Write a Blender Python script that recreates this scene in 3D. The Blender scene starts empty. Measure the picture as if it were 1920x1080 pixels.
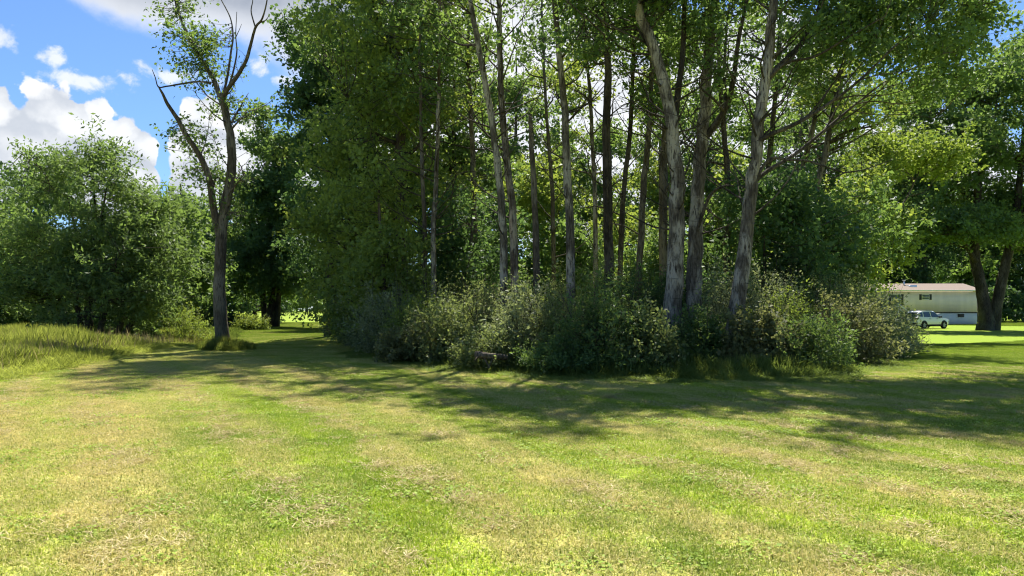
import bpy, bmesh, math, random
import numpy as np

# ------------------------------------------------------------------ camera, sky, sun, exposure
scene = bpy.context.scene
COL = scene.collection
CAM_H, FPX, HOR = 1.7, 1387.0, 582.0
SUN_EL, SUN_AZ = math.radians(57), math.radians(8)      # azimuth clockwise from +Y (towards +X)
SUN_STRENGTH, SKY_STRENGTH, EXPOSURE = 4.7, 0.14, 1.24

cam_d = bpy.data.cameras.new('camera')
cam = bpy.data.objects.new('camera', cam_d)
COL.objects.link(cam)
cam.location = (0, 0, CAM_H)
cam.rotation_euler = (math.radians(90), 0, 0)
cam_d.sensor_width = 36.0
cam_d.lens = 36.0 * FPX / 1920.0
cam_d.shift_y = (HOR - 540.0) / 1920.0
cam_d.clip_start, cam_d.clip_end = 0.1, 3000
scene.camera = cam

scene.view_settings.view_transform = 'Standard'
scene.view_settings.look = 'None'
scene.view_settings.gamma = 1.0
scene.view_settings.use_curve_mapping = False
scene.view_settings.exposure = EXPOSURE
scene.cycles.max_bounces = 8
scene.cycles.diffuse_bounces = 4
scene.cycles.adaptive_threshold = 0.02
scene.cycles.glossy_bounces = 2
scene.cycles.transmission_bounces = 4
scene.cycles.transparent_max_bounces = 4
scene.cycles.caustics_reflective = False
scene.cycles.caustics_refractive = False
scene.cycles.sample_clamp_indirect = 6.0
scene.cycles.use_denoising = True
scene.cycles.denoising_prefilter = 'ACCURATE'
scene.cycles.pixel_filter_type = 'BLACKMAN_HARRIS'
scene.cycles.filter_width = 1.15


class V:
    """a shader socket with arithmetic"""
    def __init__(s, nt, sock): s.nt, s.s = nt, sock
    def m(s, op, *args, clamp=False):
        n = s.nt.nodes.new('ShaderNodeMath'); n.operation = op; n.use_clamp = clamp
        for i, a in enumerate((s,) + args):
            if isinstance(a, V): s.nt.links.new(a.s, n.inputs[i])
            else: n.inputs[i].default_value = a
        return V(s.nt, n.outputs[0])
    def __add__(s, o): return s.m('ADD', o)
    def __radd__(s, o): return s.m('ADD', o)
    def __sub__(s, o): return s.m('SUBTRACT', o)
    def __rsub__(s, o): return (s * -1.0) + o
    def __mul__(s, o): return s.m('MULTIPLY', o)
    def __rmul__(s, o): return s.m('MULTIPLY', o)
    def __truediv__(s, o): return s.m('DIVIDE', o)
    def smooth(s, a, b):
        n = s.nt.nodes.new('ShaderNodeMapRange'); n.interpolation_type = 'SMOOTHSTEP'
        s.nt.links.new(s.s, n.inputs['Value'])
        n.inputs['From Min'].default_value = a; n.inputs['From Max'].default_value = b
        return V(s.nt, n.outputs['Result'])


def noise(nt, vec, scale, detail=4, rough=0.55, dist=0.0, color=False):
    n = nt.nodes.new('ShaderNodeTexNoise')
    n.inputs['Scale'].default_value = scale; n.inputs['Detail'].default_value = detail
    n.inputs['Roughness'].default_value = rough; n.inputs['Distortion'].default_value = dist
    if vec is not None: nt.links.new(vec, n.inputs['Vector'])
    return n.outputs['Color'] if color else V(nt, n.outputs['Fac'])


def mapping(nt, vec, scale=(1, 1, 1), loc=(0, 0, 0), rot=(0, 0, 0)):
    n = nt.nodes.new('ShaderNodeMapping')
    nt.links.new(vec, n.inputs['Vector'])
    n.inputs['Scale'].default_value = scale; n.inputs['Location'].default_value = loc
    n.inputs['Rotation'].default_value = rot
    return n.outputs[0]


def mixc(nt, fac, a, b):
    n = nt.nodes.new('ShaderNodeMix'); n.data_type = 'RGBA'
    for key, val in ((0, fac), (6, a), (7, b)):
        if isinstance(val, V): nt.links.new(val.s, n.inputs[key])
        elif isinstance(val, bpy.types.NodeSocket): nt.links.new(val, n.inputs[key])
        elif key == 0: n.inputs[0].default_value = val
        else: n.inputs[key].default_value = (*val, 1)
    return n.outputs[2]


def build_world():
    w = bpy.data.worlds.new('World'); scene.world = w; w.use_nodes = True
    nt = w.node_tree; nt.nodes.clear()
    out = nt.nodes.new('ShaderNodeOutputWorld'); bg = nt.nodes.new('ShaderNodeBackground')
    nt.links.new(bg.outputs[0], out.inputs[0])
    bg.inputs['Strength'].default_value = SKY_STRENGTH
    sky = nt.nodes.new('ShaderNodeTexSky'); sky.sky_type = 'NISHITA'; sky.sun_disc = False
    sky.sun_elevation = SUN_EL; sky.sun_rotation = SUN_AZ
    sky.air_density = 1.0; sky.dust_density = 0.35; sky.ozone_density = 3.0
    tc = nt.nodes.new('ShaderNodeTexCoord')
    d = tc.outputs['Generated']
    sp = nt.nodes.new('ShaderNodeSeparateXYZ'); nt.links.new(d, sp.inputs[0])
    x, y, z = (V(nt, sp.outputs[i]) for i in range(3))
    az = x.m('ARCTAN2', y) * 57.29578
    el = z.m('ARCSINE') * 57.29578
    # a spherical lattice for the cloud noise, stretched a little along the horizon
    n1 = noise(nt, mapping(nt, d, (1.0, 1.0, 1.25)), 7.0, 7, 0.56, 0.25)
    n2 = noise(nt, mapping(nt, d, (1.0, 1.0, 1.2), (3.1, 1.7, 0.4)), 24.0, 5, 0.6, 0.25)
    n2u = noise(nt, mapping(nt, d, (1.0, 1.0, 1.2), (3.1, 1.7, 0.412)), 24.0, 5, 0.6, 0.25)
    n3 = noise(nt, mapping(nt, d, (1.0, 1.0, 1.6), (7.7, 2.1, 5.4)), 2.3, 4, 0.5)
    wnoise = noise(nt, d, 16.0, 5, 0.6, color=True)
    def vor(scale, off):
        n = nt.nodes.new('ShaderNodeTexVoronoi'); n.feature = 'F1'; n.inputs['Scale'].default_value = scale
        mx = nt.nodes.new('ShaderNodeVectorMath'); mx.operation = 'MULTIPLY_ADD'       # bend the cells a little
        nc = wnoise
        nt.links.new(nc, mx.inputs[0]); mx.inputs[1].default_value = (0.05, 0.05, 0.05); nt.links.new(mapping(nt, d, (1, 1, 1.1), off), mx.inputs[2])
        nt.links.new(mx.outputs[0], n.inputs['Vector']); return V(nt, n.outputs['Distance'])
    v1, v2 = vor(22.0, (0, 0, 0)), vor(52.0, (0, 0, 0)); v1u = vor(22.0, (0.0, 0.0, -0.012))
    wob = (n1 - 0.5) * 1.0 + (n2 - 0.5) * 0.42

    def blob(a, e, ra, re, p=1.0):
        da = (az - a) / ra; de = (el - e) / re
        return (1.0 - (da * da + de * de).m('SQRT')) * p
    # bright cumulus low on the left
    c1 = None
    for a in ((-34.8, 9.6, 3.6, 5.2), (-32.2, 10.4, 3.0, 5.0), (-29.6, 9.6, 2.2, 4.9), (-27.3, 9.0, 2.2, 5.0), (-22.7, 10.4, 2.7, 5.9), (-19.3, 9.4, 3.0, 5.6), (-16.0, 8.6, 3.0, 5.4), (-39, 10.0, 5, 5.4), (-44, 9.0, 5, 5.0)):
        b = blob(*a); c1 = b if c1 is None else c1.m('SMOOTH_MAX', b, 0.06)
    cum = (c1 * 1.15 + (n1 - 0.5) * 0.45 + (n2 - 0.5) * 0.28 + (0.42 - v1) * 0.40 + (0.42 - v2) * 0.20).smooth(0.13, 0.20)
    cum_in = (c1 * 1.1 + wob * 0.9).smooth(0.1, 0.9)
    # broad grey cloud overhead and ragged shreds below it
    c2 = None
    for a in ((-20.0, 23.5, 10.5, 5.0), (-12.0, 22.0, 9.0, 7.5), (-27.5, 22.8, 7.0, 4.6), (-1.0, 26.0, 9.0, 5.0), (60.0, 18.0, 14, 8.0), (-70, 20, 15, 8)):
        b = blob(*a); c2 = b if c2 is None else c2.m('SMOOTH_MAX', b, 0.12)
    top = (c2 * 1.2 + wob * 0.8).smooth(0.02, 0.42)
    top_in = (c2 * 1.2 + wob * 0.6).smooth(0.15, 0.85)
    c4 = None
    for a in ((2.0, 24.0, 12.0, 8.0), (-5.0, 14.0, 9.0, 7.0), (6.0, 12.0, 13, 9.0), (18.0, 15.0, 8.5, 7.0), (28.0, 9.0, 8.0, 4.6)):
        b = blob(*a); c4 = b if c4 is None else c4.m('SMOOTH_MAX', b, 0.12)
    bank = (c4 * 1.2 + wob * 0.8).smooth(0.02, 0.30)
    c3 = None
    for a in ((-29.8, 15.2, 2.6, 0.75), (-31.9, 16.2, 1.0, 0.9), (-24.8, 15.9, 3.6, 0.95), (-34.8, 17.0, 1.6, 0.8), (-18.6, 17.4, 1.2, 0.8), (-17.0, 16.6, 1.2, 0.5), (-27.2, 15.6, 1.6, 0.6)):
        b = blob(*a); c3 = b if c3 is None else c3.m('MAXIMUM', b)
    shr = (c3 * 0.55 + (n1 - 0.5) * 1.1 + (n2 - 0.5) * 2.2 + (0.42 - v2) * 0.4).smooth(0.12, 0.62) * 0.9
    # scattered fair-weather clouds over the rest of the sky
    far = (n3 + wob * 0.35).smooth(0.60, 0.72) * az.m('ABSOLUTE').smooth(40.0, 48.0)
    # shading inside the clouds: lumps lighter towards their upper side
    up = noise(nt, mapping(nt, d, (1.0, 1.0, 1.25), (0, 0, 0.03)), 7.0, 5, 0.56, 0.25)
    lump = ((n1 - up) * 2.2 + (n2 - n2u) * 1.2 + 0.66).smooth(0.0, 1.0)
    caul = ((v1u - v1) * 1.6 + (0.40 - v2) * 0.25 + (0.45 - v1) * 0.55 + (n1 - up) * 1.6 + (n2 - 0.5) * 0.35 + 0.62).smooth(0.0, 1.0)
    low = el.smooth(6.0, 13.0)
    white = (3.2, 3.25, 3.3); greyb = (1.3, 1.5, 1.85); grey = (1.25, 1.36, 1.55)
    cumc = mixc(nt, (caul * 0.62 + 0.38) * (low * 0.40 + 0.60), greyb, white)
    topc = mixc(nt, top_in * (1.25 - lump * 0.5), (2.8, 2.88, 3.0), grey)
    shrc = mixc(nt, lump, (2.1, 2.35, 2.7), (3.0, 3.12, 3.3))
    blue = nt.nodes.new('ShaderNodeMix'); blue.data_type = 'RGBA'; blue.blend_type = 'MULTIPLY'
    blue.inputs[0].default_value = 1.0
    nt.links.new(sky.outputs[0], blue.inputs[6]); blue.inputs[7].default_value = (0.31, 0.395, 0.51, 1)
    c = mixc(nt, far * 0.9, blue.outputs[2], (2.8, 2.88, 3.0))
    c = mixc(nt, bank * 0.95, c, mixc(nt, lump, (2.3, 2.42, 2.6), (3.3, 3.35, 3.4)))
    c = mixc(nt, top * 0.93, c, topc)
    c = mixc(nt, shr, c, shrc)
    c = mixc(nt, cum * 0.98, c, cumc)
    nt.links.new(c, bg.inputs['Color'])
    try:
        w.cycles.sampling_method = 'MANUAL'; w.cycles.sample_map_resolution = 512
    except Exception: pass

build_world()
sun_d = bpy.data.lights.new('sun', 'SUN'); sun_d.energy = SUN_STRENGTH
sun_d.angle = math.radians(0.53); sun_d.color = (1.0, 0.95, 0.86)
sun = bpy.data.objects.new('sun', sun_d); COL.objects.link(sun)
sun.rotation_euler = (math.radians(90) - SUN_EL, 0, -SUN_AZ + math.pi)
sun.rotation_euler = (-(math.radians(90) - SUN_EL), 0, -SUN_AZ)
sun.location = (5, 40, 60)


# ------------------------------------------------------------------ helpers
def sstep(a, b, x):
    t = np.clip((x - a) / (b - a), 0, 1); return t * t * (3 - 2 * t)

def gz(X, Y):
    """height of the ground"""
    X = np.asarray(X, float); Y = np.asarray(Y, float)
    z = 1.25 * sstep(85, 230, Y)
    z = z - 0.75 * np.exp(-((X + 21) / 6.5) ** 2 - ((Y - 42) / 4.5) ** 2)
    z = z + 0.05 * np.sin(X * 0.31 + 1.3) * np.sin(Y * 0.23 + .4) * sstep(3, 12, Y)
    z = z + 0.22 * sstep(0, 1, (-X - 0.28 * Y - 5.0) / 6.0) * sstep(10, 16, Y) * (1 - sstep(30, 38, Y))
    return z

def W(px, py, Y):
    return np.array([(px - 960) / FPX * Y, Y, CAM_H - (py - HOR) / FPX * Y])

def G(px, Y):
    X = (px - 960) / FPX * Y
    return np.array([X, Y, float(gz(X, Y))])

def link(o, parent=None):
    COL.objects.link(o)
    if parent is not None: o.parent = parent
    return o

def tag(o, label=None, cat=None, group=None, kind=None):
    for k, v in (('label', label), ('category', cat), ('group', group), ('kind', kind)):
        if v: o[k] = v
    return o

def empty(name, loc):
    o = bpy.data.objects.new(name, None); o.location = [float(a) for a in loc]; o.empty_display_size = 0.2
    return link(o)

def mesh_obj(name, verts, faces, mat, parent=None, smooth=False, origin=None):
    verts = np.asarray(verts, float)
    if origin is not None: verts = verts - np.asarray(origin)
    me = bpy.data.meshes.new(name)
    if isinstance(faces, np.ndarray):
        nv, nf, k = len(verts), len(faces), faces.shape[1]
        me.vertices.add(nv); me.vertices.foreach_set('co', verts.astype(np.float32).ravel())
        me.loops.add(nf * k); me.loops.foreach_set('vertex_index', faces.astype(np.int32).ravel())
        me.polygons.add(nf); me.polygons.foreach_set('loop_start', np.arange(0, nf * k, k, dtype=np.int32))
        if smooth: me.polygons.foreach_set('use_smooth', np.ones(nf, dtype=bool))
        me.update(calc_edges=True)
    else:
        me.from_pydata([tuple(v) for v in verts], [], faces)
        if smooth:
            for p in me.polygons: p.use_smooth = True
        me.update()
    if mat: me.materials.append(mat)
    return link(bpy.data.objects.new(name, me), parent)

def resample(P, n):
    """Catmull-Rom through the points"""
    P = np.asarray(P, float)
    if len(P) == 2: return P[0] + (P[1] - P[0]) * np.linspace(0, 1, n)[:, None]
    Q = np.vstack([2 * P[0] - P[1], P, 2 * P[-1] - P[-2]])
    t = np.linspace(0, len(P) - 1 - 1e-6, n); i = t.astype(int); f = (t - i)[:, None]
    a, b, c, d = Q[i], Q[i + 1], Q[i + 2], Q[i + 3]
    return 0.5 * (2 * b + (c - a) * f + (2 * a - 5 * b + 4 * c - d) * f ** 2 + (3 * b - 3 * c + d - a) * f ** 3)

def tube(P, R, sides=8, rng=None, rough=0.0):
    P = np.asarray(P, float); R = np.asarray(R, float); n = len(P)
    T = np.gradient(P, axis=0); T /= np.linalg.norm(T, axis=1)[:, None] + 1e-9
    ref = np.where(np.abs(T[:, 2:3]) > 0.9, [[1.0, 0, 0]], [[0, 0, 1.0]])
    A = np.cross(T, ref); A /= np.linalg.norm(A, axis=1)[:, None] + 1e-9
    for k in range(1, n):                                   # keep the frame from twisting
        a = A[k - 1] - T[k] * np.dot(A[k - 1], T[k]); A[k] = a / (np.linalg.norm(a) + 1e-9)
    B = np.cross(T, A)
    ang = np.arange(sides) * 2 * math.pi / sides
    rr = R[:, None] * np.ones((1, sides))
    if rng is not None and rough: rr = rr * (1 + rough * rng.uniform(-1, 1, (n, sides)) + rough * .8 * rng.uniform(-1, 1, (1, sides)))
    v = P[:, None] + rr[..., None] * (np.cos(ang)[None, :, None] * A[:, None] + np.sin(ang)[None, :, None] * B[:, None])
    v = v.reshape(-1, 3)
    i = np.arange(n - 1)[:, None] * sides; j = np.arange(sides)[None]; jn = (j + 1) % sides
    f = np.stack([i + j, i + jn, i + sides + jn, i + sides + j], -1).reshape(-1, 4)
    return v, f

class Geo:
    def __init__(s): s.v, s.f, s.n = [], [], 0
    def add(s, v, f):
        s.v.append(v); s.f.append(f + s.n); s.n += len(v)
    def obj(s, name, mat, parent=None, smooth=True, origin=None):
        return mesh_obj(name, np.vstack(s.v), np.vstack(s.f), mat, parent, smooth, origin)

def unit(a): return a / (np.linalg.norm(a, axis=-1, keepdims=True) + 1e-9)

def leaf_geo(pos, rng, size, upbias=0.5, aspect=0.55, drift=None):
    n = len(pos)
    nr = unit(rng.normal(size=(n, 3)) + np.array([0, 0, upbias]))
    t = rng.normal(size=(n, 3)); t[:, 2] -= 0.25
    if drift is not None: t = t * 0.7 + drift
    t = unit(t - nr * np.sum(t * nr, 1, keepdims=True)); b = np.cross(nr, t)
    L = size * rng.uniform(0.45, 1.5, (n, 1)); Wd = L * aspect * rng.uniform(0.8, 1.2, (n, 1))
    fold = L * rng.uniform(0.02, 0.16, (n, 1))
    mid = pos + t * L * 0.45 + nr * fold
    v = np.stack([pos, mid + b * Wd * .5, pos + t * L, mid - b * Wd * .5], 1).reshape(-1, 3)
    f = np.arange(n * 4).reshape(-1, 4)
    return v, f

def sprays(S, E, n, spread, rng, size, upbias=0.5, aspect=0.55, tpow=0.8):
    """leaves strung along shoots S -> E"""
    m = len(S)
    t = rng.uniform(0, 1, (m, n)) ** tpow
    p = S[:, None] + (E - S)[:, None] * t[..., None] + rng.normal(size=(m, n, 3)) * spread
    dr = np.repeat(unit(E - S)[:, None], n, 1).reshape(-1, 3) * 0.6
    return leaf_geo(p.reshape(-1, 3), rng, size, upbias, aspect, dr)

def ell_points(c, r, m, rng, shell=2.4, lump=0.35, per_bough=7):
    """clump centres gathered on boughs inside a lumpy ellipsoid, gaps between the boughs"""
    nb = max(3, m // per_bough); r = np.asarray(r, float)
    d = unit(rng.normal(size=(nb, 3)))
    k = rng.normal(size=(4, 3)) * 1.6; ph = rng.uniform(0, 6.28, 4)
    lum = 1 + lump * np.mean(np.sin(d @ k.T * 1.7 + ph), 1) * 1.6
    B = d * (rng.uniform(0, 1, nb) ** (1 / shell) * lum)[:, None] * r
    own = rng.integers(0, nb, m)
    sig = np.minimum(r, 4.0) * .52 / nb ** .333 + .12
    return np.asarray(c) + B[own] + rng.normal(size=(m, 3)) * sig * np.array([1.0, 1.0, .6])


# ------------------------------------------------------------------ materials
def new_mat(name):
    m = bpy.data.materials.new(name); m.use_nodes = True
    nt = m.node_tree; nt.nodes.clear()
    out = nt.nodes.new('ShaderNodeOutputMaterial')
    return m, nt, out

def principled(nt, out, color, rough=0.7, spec=0.3, metallic=0.0, bump=None, strength=0.5, dist=0.02):
    p = nt.nodes.new('ShaderNodeBsdfPrincipled')
    if isinstance(color, bpy.types.NodeSocket): nt.links.new(color, p.inputs['Base Color'])
    else: p.inputs['Base Color'].default_value = (*color, 1)
    if isinstance(rough, V): nt.links.new(rough.s, p.inputs['Roughness'])
    else: p.inputs['Roughness'].default_value = rough
    p.inputs['Specular IOR Level'].default_value = spec; p.inputs['Metallic'].default_value = metallic
    if bump is not None:
        b = nt.nodes.new('ShaderNodeBump'); b.inputs['Strength'].default_value = strength; b.inputs['Distance'].default_value = dist
        nt.links.new(bump.s, b.inputs['Height']); nt.links.new(b.outputs[0], p.inputs['Normal'])
    if out is not None: nt.links.new(p.outputs[0], out.inputs['Surface'])
    return p

def flat_mat(name, color, rough=0.6, spec=0.3, metallic=0.0, var=0.12, scale=6.0):
    m, nt, out = new_mat(name)
    tc = nt.nodes.new('ShaderNodeTexCoord')
    n = noise(nt, tc.outputs['Object'], scale, 5)
    c = mixc(nt, n, tuple(a * (1 - var) for a in color), tuple(min(1, a * (1 + var)) for a in color))
    principled(nt, out, c, rough, spec, metallic)
    return m

def leaf_mat(name, dark, light, trans, tfac=0.42, rough=0.55, spec=0.18, clump=0.45):
    m, nt, out = new_mat(name)
    geo = nt.nodes.new('ShaderNodeNewGeometry')
    rnd = V(nt, geo.outputs['Random Per Island'])
    n = noise(nt, geo.outputs['Position'], clump, 3)
    n_ = noise(nt, mapping(nt, geo.outputs['Position'], (1, 1, 1), (4, 9, 2)), clump * 3.1, 2)
    f = (rnd * 0.5 + (n - 0.5) * 1.9 + (n_ - 0.5) * 0.9 + 0.24).m('MULTIPLY', 1.0, clamp=True)
    c = mixc(nt, f, dark, light)
    p = principled(nt, None, c, rough, spec)
    tr = nt.nodes.new('ShaderNodeBsdfTranslucent')
    ct = mixc(nt, f, tuple(a * 0.7 for a in trans), trans)
    nt.links.new(ct, tr.inputs['Color'])
    ms = nt.nodes.new('ShaderNodeMixShader'); ms.inputs[0].default_value = tfac
    nt.links.new(p.outputs[0], ms.inputs[1]); nt.links.new(tr.outputs[0], ms.inputs[2])
    nt.links.new(ms.outputs[0], out.inputs['Surface'])
    return m

def bark_mat(name, base, pale, dark, bands=0.5, vscale=9.0):
    """grey bark; bands > 0 gives the pale, cross-barred bark of a poplar"""
    m, nt, out = new_mat(name)
    geo = nt.nodes.new('ShaderNodeNewGeometry'); P = geo.outputs['Position']
    furrow = noise(nt, mapping(nt, P, (1, 1, 0.16)), vscale * 2.2, 6, 0.65, 0.3)
    patch = noise(nt, mapping(nt, P, (1, 1, 0.45)), 1.7, 4, 0.6)
    cross = noise(nt, mapping(nt, P, (0.5, 0.5, 5.0)), 2.4, 5, 0.7, 0.4)
    c = mixc(nt, furrow.smooth(0.32, 0.68), dark, base)
    c = mixc(nt, (patch.smooth(0.45, 0.60) * furrow.smooth(0.36, 0.52)), c, pale)
    if bands: c = mixc(nt, cross.smooth(0.60, 0.68) * bands, c, tuple(a * 0.55 for a in dark))
    # algae near the foot
    sp = nt.nodes.new('ShaderNodeSeparateXYZ'); nt.links.new(P, sp.inputs[0])
    foot = (1.0 - V(nt, sp.outputs[2]).smooth(0.3, 3.2)) * patch.smooth(0.35, 0.6) * 0.6
    c = mixc(nt, foot, c, (0.075, 0.085, 0.04))
    principled(nt, out, c, 0.9, 0.15, bump=furrow + cross * 0.4 * bands, strength=1.0, dist=0.06)
    return m

def grass_pattern(nt, P):
    """albedo of the mown lawn from the place on the ground: mowing swaths, dry straw, greener patches"""
    sp = nt.nodes.new('ShaderNodeSeparateXYZ'); nt.links.new(P, sp.inputs[0])
    X, Y = V(nt, sp.outputs[0]), V(nt, sp.outputs[1])
    flat = mapping(nt, P, (1, 1, 0))
    big = noise(nt, flat, 0.16, 4, 0.55); mid = noise(nt, mapping(nt, flat, (1, 1, 1), (9, 4, 0)), 0.62, 5, 0.6)
    fine = noise(nt, flat, 5.0, 6, 0.68); speck = noise(nt, mapping(nt, flat, (1, 1, 1), (5, 5, 0)), 16.0, 4, 0.7)
    # swaths sweep round the grove: u is constant along one pass of the mower
    u = X * 0.86 + Y * 0.5 + (X + 3.0).m('MAXIMUM', 0.0) * Y.m('MINIMUM', 14.0) * 0.03 + (mid - 0.5) * 1.6 + (big - 0.5) * 2.0
    sw = (u * (2 * math.pi / 1.55)).m('SINE'); sw2 = (u * (2 * math.pi / 4.2) + 1.1).m('SINE')
    sw3 = (u * (2 * math.pi / 0.52)).m('SINE')
    near = 1.0 - Y.smooth(15.0, 34.0)
    stripe = (sw * 0.10 + sw2 * 0.07 + sw3 * 0.04) * near
    dry = (stripe + (mid - 0.5) * 1.15 + (big - 0.5) * 0.7 + (fine - 0.5) * 0.75 + 0.52)
    # a drier verge on the left curve and close to the thicket, greener lawn by the house
    vergeL = (1.0 - ((X + 9.2) * 0.36 + (Y - 19.0) * 0.10).m('ABSOLUTE').smooth(0.2, 1.1)) * 0.30 * near
    dry = dry + vergeL - Y.smooth(16.0, 30.0) * X.smooth(4.0, 12.0) * 0.42 - Y.smooth(26.0, 60.0) * 0.25
    dry = dry.smooth(0.15, 0.95)
    c = mixc(nt, dry, (0.24, 0.345, 0.028), (0.56, 0.50, 0.155))
    lush = (mid * 0.7 + big * 0.5 + (fine - 0.5) * 0.5 - stripe * 0.9).smooth(0.56, 0.78)
    c = mixc(nt, lush * (0.7 - Y.smooth(22.0, 50.0) * 0.5), c, (0.38, 0.50, 0.02))
    rust = (noise(nt, mapping(nt, flat, (1, 1, 1), (2, 7, 0)), 0.33, 4, 0.6)).smooth(0.60, 0.72) * near
    c = mixc(nt, rust * 0.40, c, (0.42, 0.27, 0.09))
    return c, fine, speck, dry

def lawn_mats():
    m, nt, out = new_mat('lawn_ground')
    geo = nt.nodes.new('ShaderNodeNewGeometry')
    c, fine, speck, dry = grass_pattern(nt, geo.outputs['Position'])
    c = mixc(nt, speck.smooth(0.3, 0.62), mixc(nt, 0.65, c, (0.05, 0.055, 0.015)), c)
    principled(nt, out, c, 0.95, 0.1, bump=fine + speck * 0.6, strength=0.6, dist=0.04)
    b, nt, out = new_mat('lawn_blades')
    geo = nt.nodes.new('ShaderNodeNewGeometry')
    c, fine, speck, dry = grass_pattern(nt, geo.outputs['Position'])
    rnd = V(nt, geo.outputs['Random Per Island'])
    straw = (rnd + (dry - 0.5) * 0.42).smooth(0.62, 0.80)
    c = mixc(nt, straw * 0.85, c, (0.70, 0.61, 0.26))
    c = mixc(nt, (1.0 - rnd.smooth(0.05, 0.32)) * 0.75, c, (0.10, 0.175, 0.016))
    p = principled(nt, None, c, 0.6, 0.2)
    tr = nt.nodes.new('ShaderNodeBsdfTranslucent'); nt.links.new(c, tr.inputs['Color'])
    ms = nt.nodes.new('ShaderNodeMixShader'); ms.inputs[0].default_value = 0.38
    nt.links.new(p.outputs[0], ms.inputs[1]); nt.links.new(tr.outputs[0], ms.inputs[2]); nt.links.new(ms.outputs[0], out.inputs['Surface'])
    return m, b

M = {}
M['lawn'], M['blades'] = lawn_mats()
M['meadow'] = leaf_mat('meadow_blades', (0.26, 0.34, 0.05), (0.46, 0.48, 0.13), (0.52, 0.58, 0.10), 0.45, 0.6, 0.2, 0.5)
M['seedheads'] = leaf_mat('meadow_seed_heads', (0.32, 0.26, 0.12), (0.52, 0.44, 0.22), (0.42, 0.35, 0.15), 0.35, 0.8, 0.1, 0.5)
M['verge'] = leaf_mat('verge_blades', (0.10, 0.16, 0.032), (0.26, 0.32, 0.085), (0.32, 0.42, 0.07), 0.38, 0.6, 0.2, 0.8)
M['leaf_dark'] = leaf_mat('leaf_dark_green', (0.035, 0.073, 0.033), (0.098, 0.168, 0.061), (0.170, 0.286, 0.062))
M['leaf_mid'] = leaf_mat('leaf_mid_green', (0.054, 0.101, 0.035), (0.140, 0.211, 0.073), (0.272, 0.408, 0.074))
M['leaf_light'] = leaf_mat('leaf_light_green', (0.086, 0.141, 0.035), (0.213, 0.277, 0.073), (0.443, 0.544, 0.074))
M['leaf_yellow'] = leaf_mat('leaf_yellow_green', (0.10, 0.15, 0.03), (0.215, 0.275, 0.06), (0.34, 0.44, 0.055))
M['leaf_willow'] = leaf_mat('leaf_willow_green', (0.078, 0.128, 0.042), (0.185, 0.245, 0.088), (0.29, 0.43, 0.085))
M['leaf_olive'] = leaf_mat('leaf_grey_olive', (0.085, 0.122, 0.040), (0.25, 0.285, 0.115), (0.33, 0.40, 0.10), clump=0.9)
M['leaf_silver'] = leaf_mat('leaf_silvery', (0.115, 0.15, 0.068), (0.34, 0.365, 0.20), (0.36, 0.42, 0.14), clump=0.9)
M['leaf_brown'] = leaf_mat('leaf_brownish', (0.085, 0.105, 0.04), (0.23, 0.235, 0.10), (0.28, 0.30, 0.09), clump=1.2)
M['bark_pale'] = bark_mat('bark_pale_poplar', (0.165, 0.135, 0.102), (0.40, 0.345, 0.27), (0.050, 0.038, 0.028), 0.9)
M['bark_grey'] = bark_mat('bark_grey_furrowed', (0.135, 0.108, 0.082), (0.20, 0.168, 0.13), (0.05, 0.038, 0.028), 0.0)
M['bark_dark'] = bark_mat('bark_dark', (0.075, 0.06, 0.045), (0.12, 0.098, 0.074), (0.028, 0.023, 0.017), 0.15)


# ------------------------------------------------------------------ the ground
def build_ground():
    s = np.sinh(np.linspace(-1, 1, 141) * 4.2) / math.sinh(4.2)
    xs = s * 900
    t = np.linspace(0, 1, 170)
    ys = -40 + 60 * t + 1400 * t ** 4.2
    X, Y = np.meshgrid(xs, ys)
    v = np.stack([X, Y, gz(X, Y)], -1).reshape(-1, 3)
    nx = len(xs); i = np.arange(len(ys) - 1)[:, None] * nx; j = np.arange(nx - 1)[None]
    f = np.stack([i + j, i + j + 1, i + nx + j + 1, i + nx + j], -1).reshape(-1, 4)
    tag(mesh_obj('ground', v, f, M['lawn'], None, True), kind='structure')

build_ground()

# outline of the thicket on the ground and of the unmown meadow (metres)
GROVE_EDGE = np.array([(-27, 112), (-12.4, 56), (-8.0, 40), (-5.6, 28.6), (-4.0, 24.4), (-1.0, 20.8), (1.2, 19.0), (3.8, 18.3), (6.2, 17.6),
                       (8.2, 18.2), (10.4, 21.5), (13.0, 26), (18.6, 34.7)])
MEADOW = np.array([(-60, 16.5), (-11.7, 17.0), (-12.6, 20.5), (-13.6, 24.5), (-14.8, 29.5), (-15.5, 33), (-16.2, 37), (-17.5, 43), (-20, 50), (-60, 52)])

def in_poly(P, poly):
    x, y = P[:, 0], P[:, 1]; ins = np.zeros(len(P), bool); n = len(poly)
    for i in range(n):
        x1, y1 = poly[i]; x2, y2 = poly[(i + 1) % n]
        c = ((y1 > y) != (y2 > y)) & (x < (x2 - x1) * (y - y1) / (y2 - y1 + 1e-12) + x1)
        ins ^= c
    return ins

GROVE_POLY = np.vstack([GROVE_EDGE, [(60, 60), (40, 120)]])

def edge_dist(P, line):
    d = np.full(len(P), 1e9)
    for a, b in zip(line[:-1], line[1:]):
        ab = b - a; t = np.clip(((P - a) @ ab) / (ab @ ab), 0, 1)
        d = np.minimum(d, np.linalg.norm(P - (a + t[:, None] * ab), axis=1))
    return d

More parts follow.
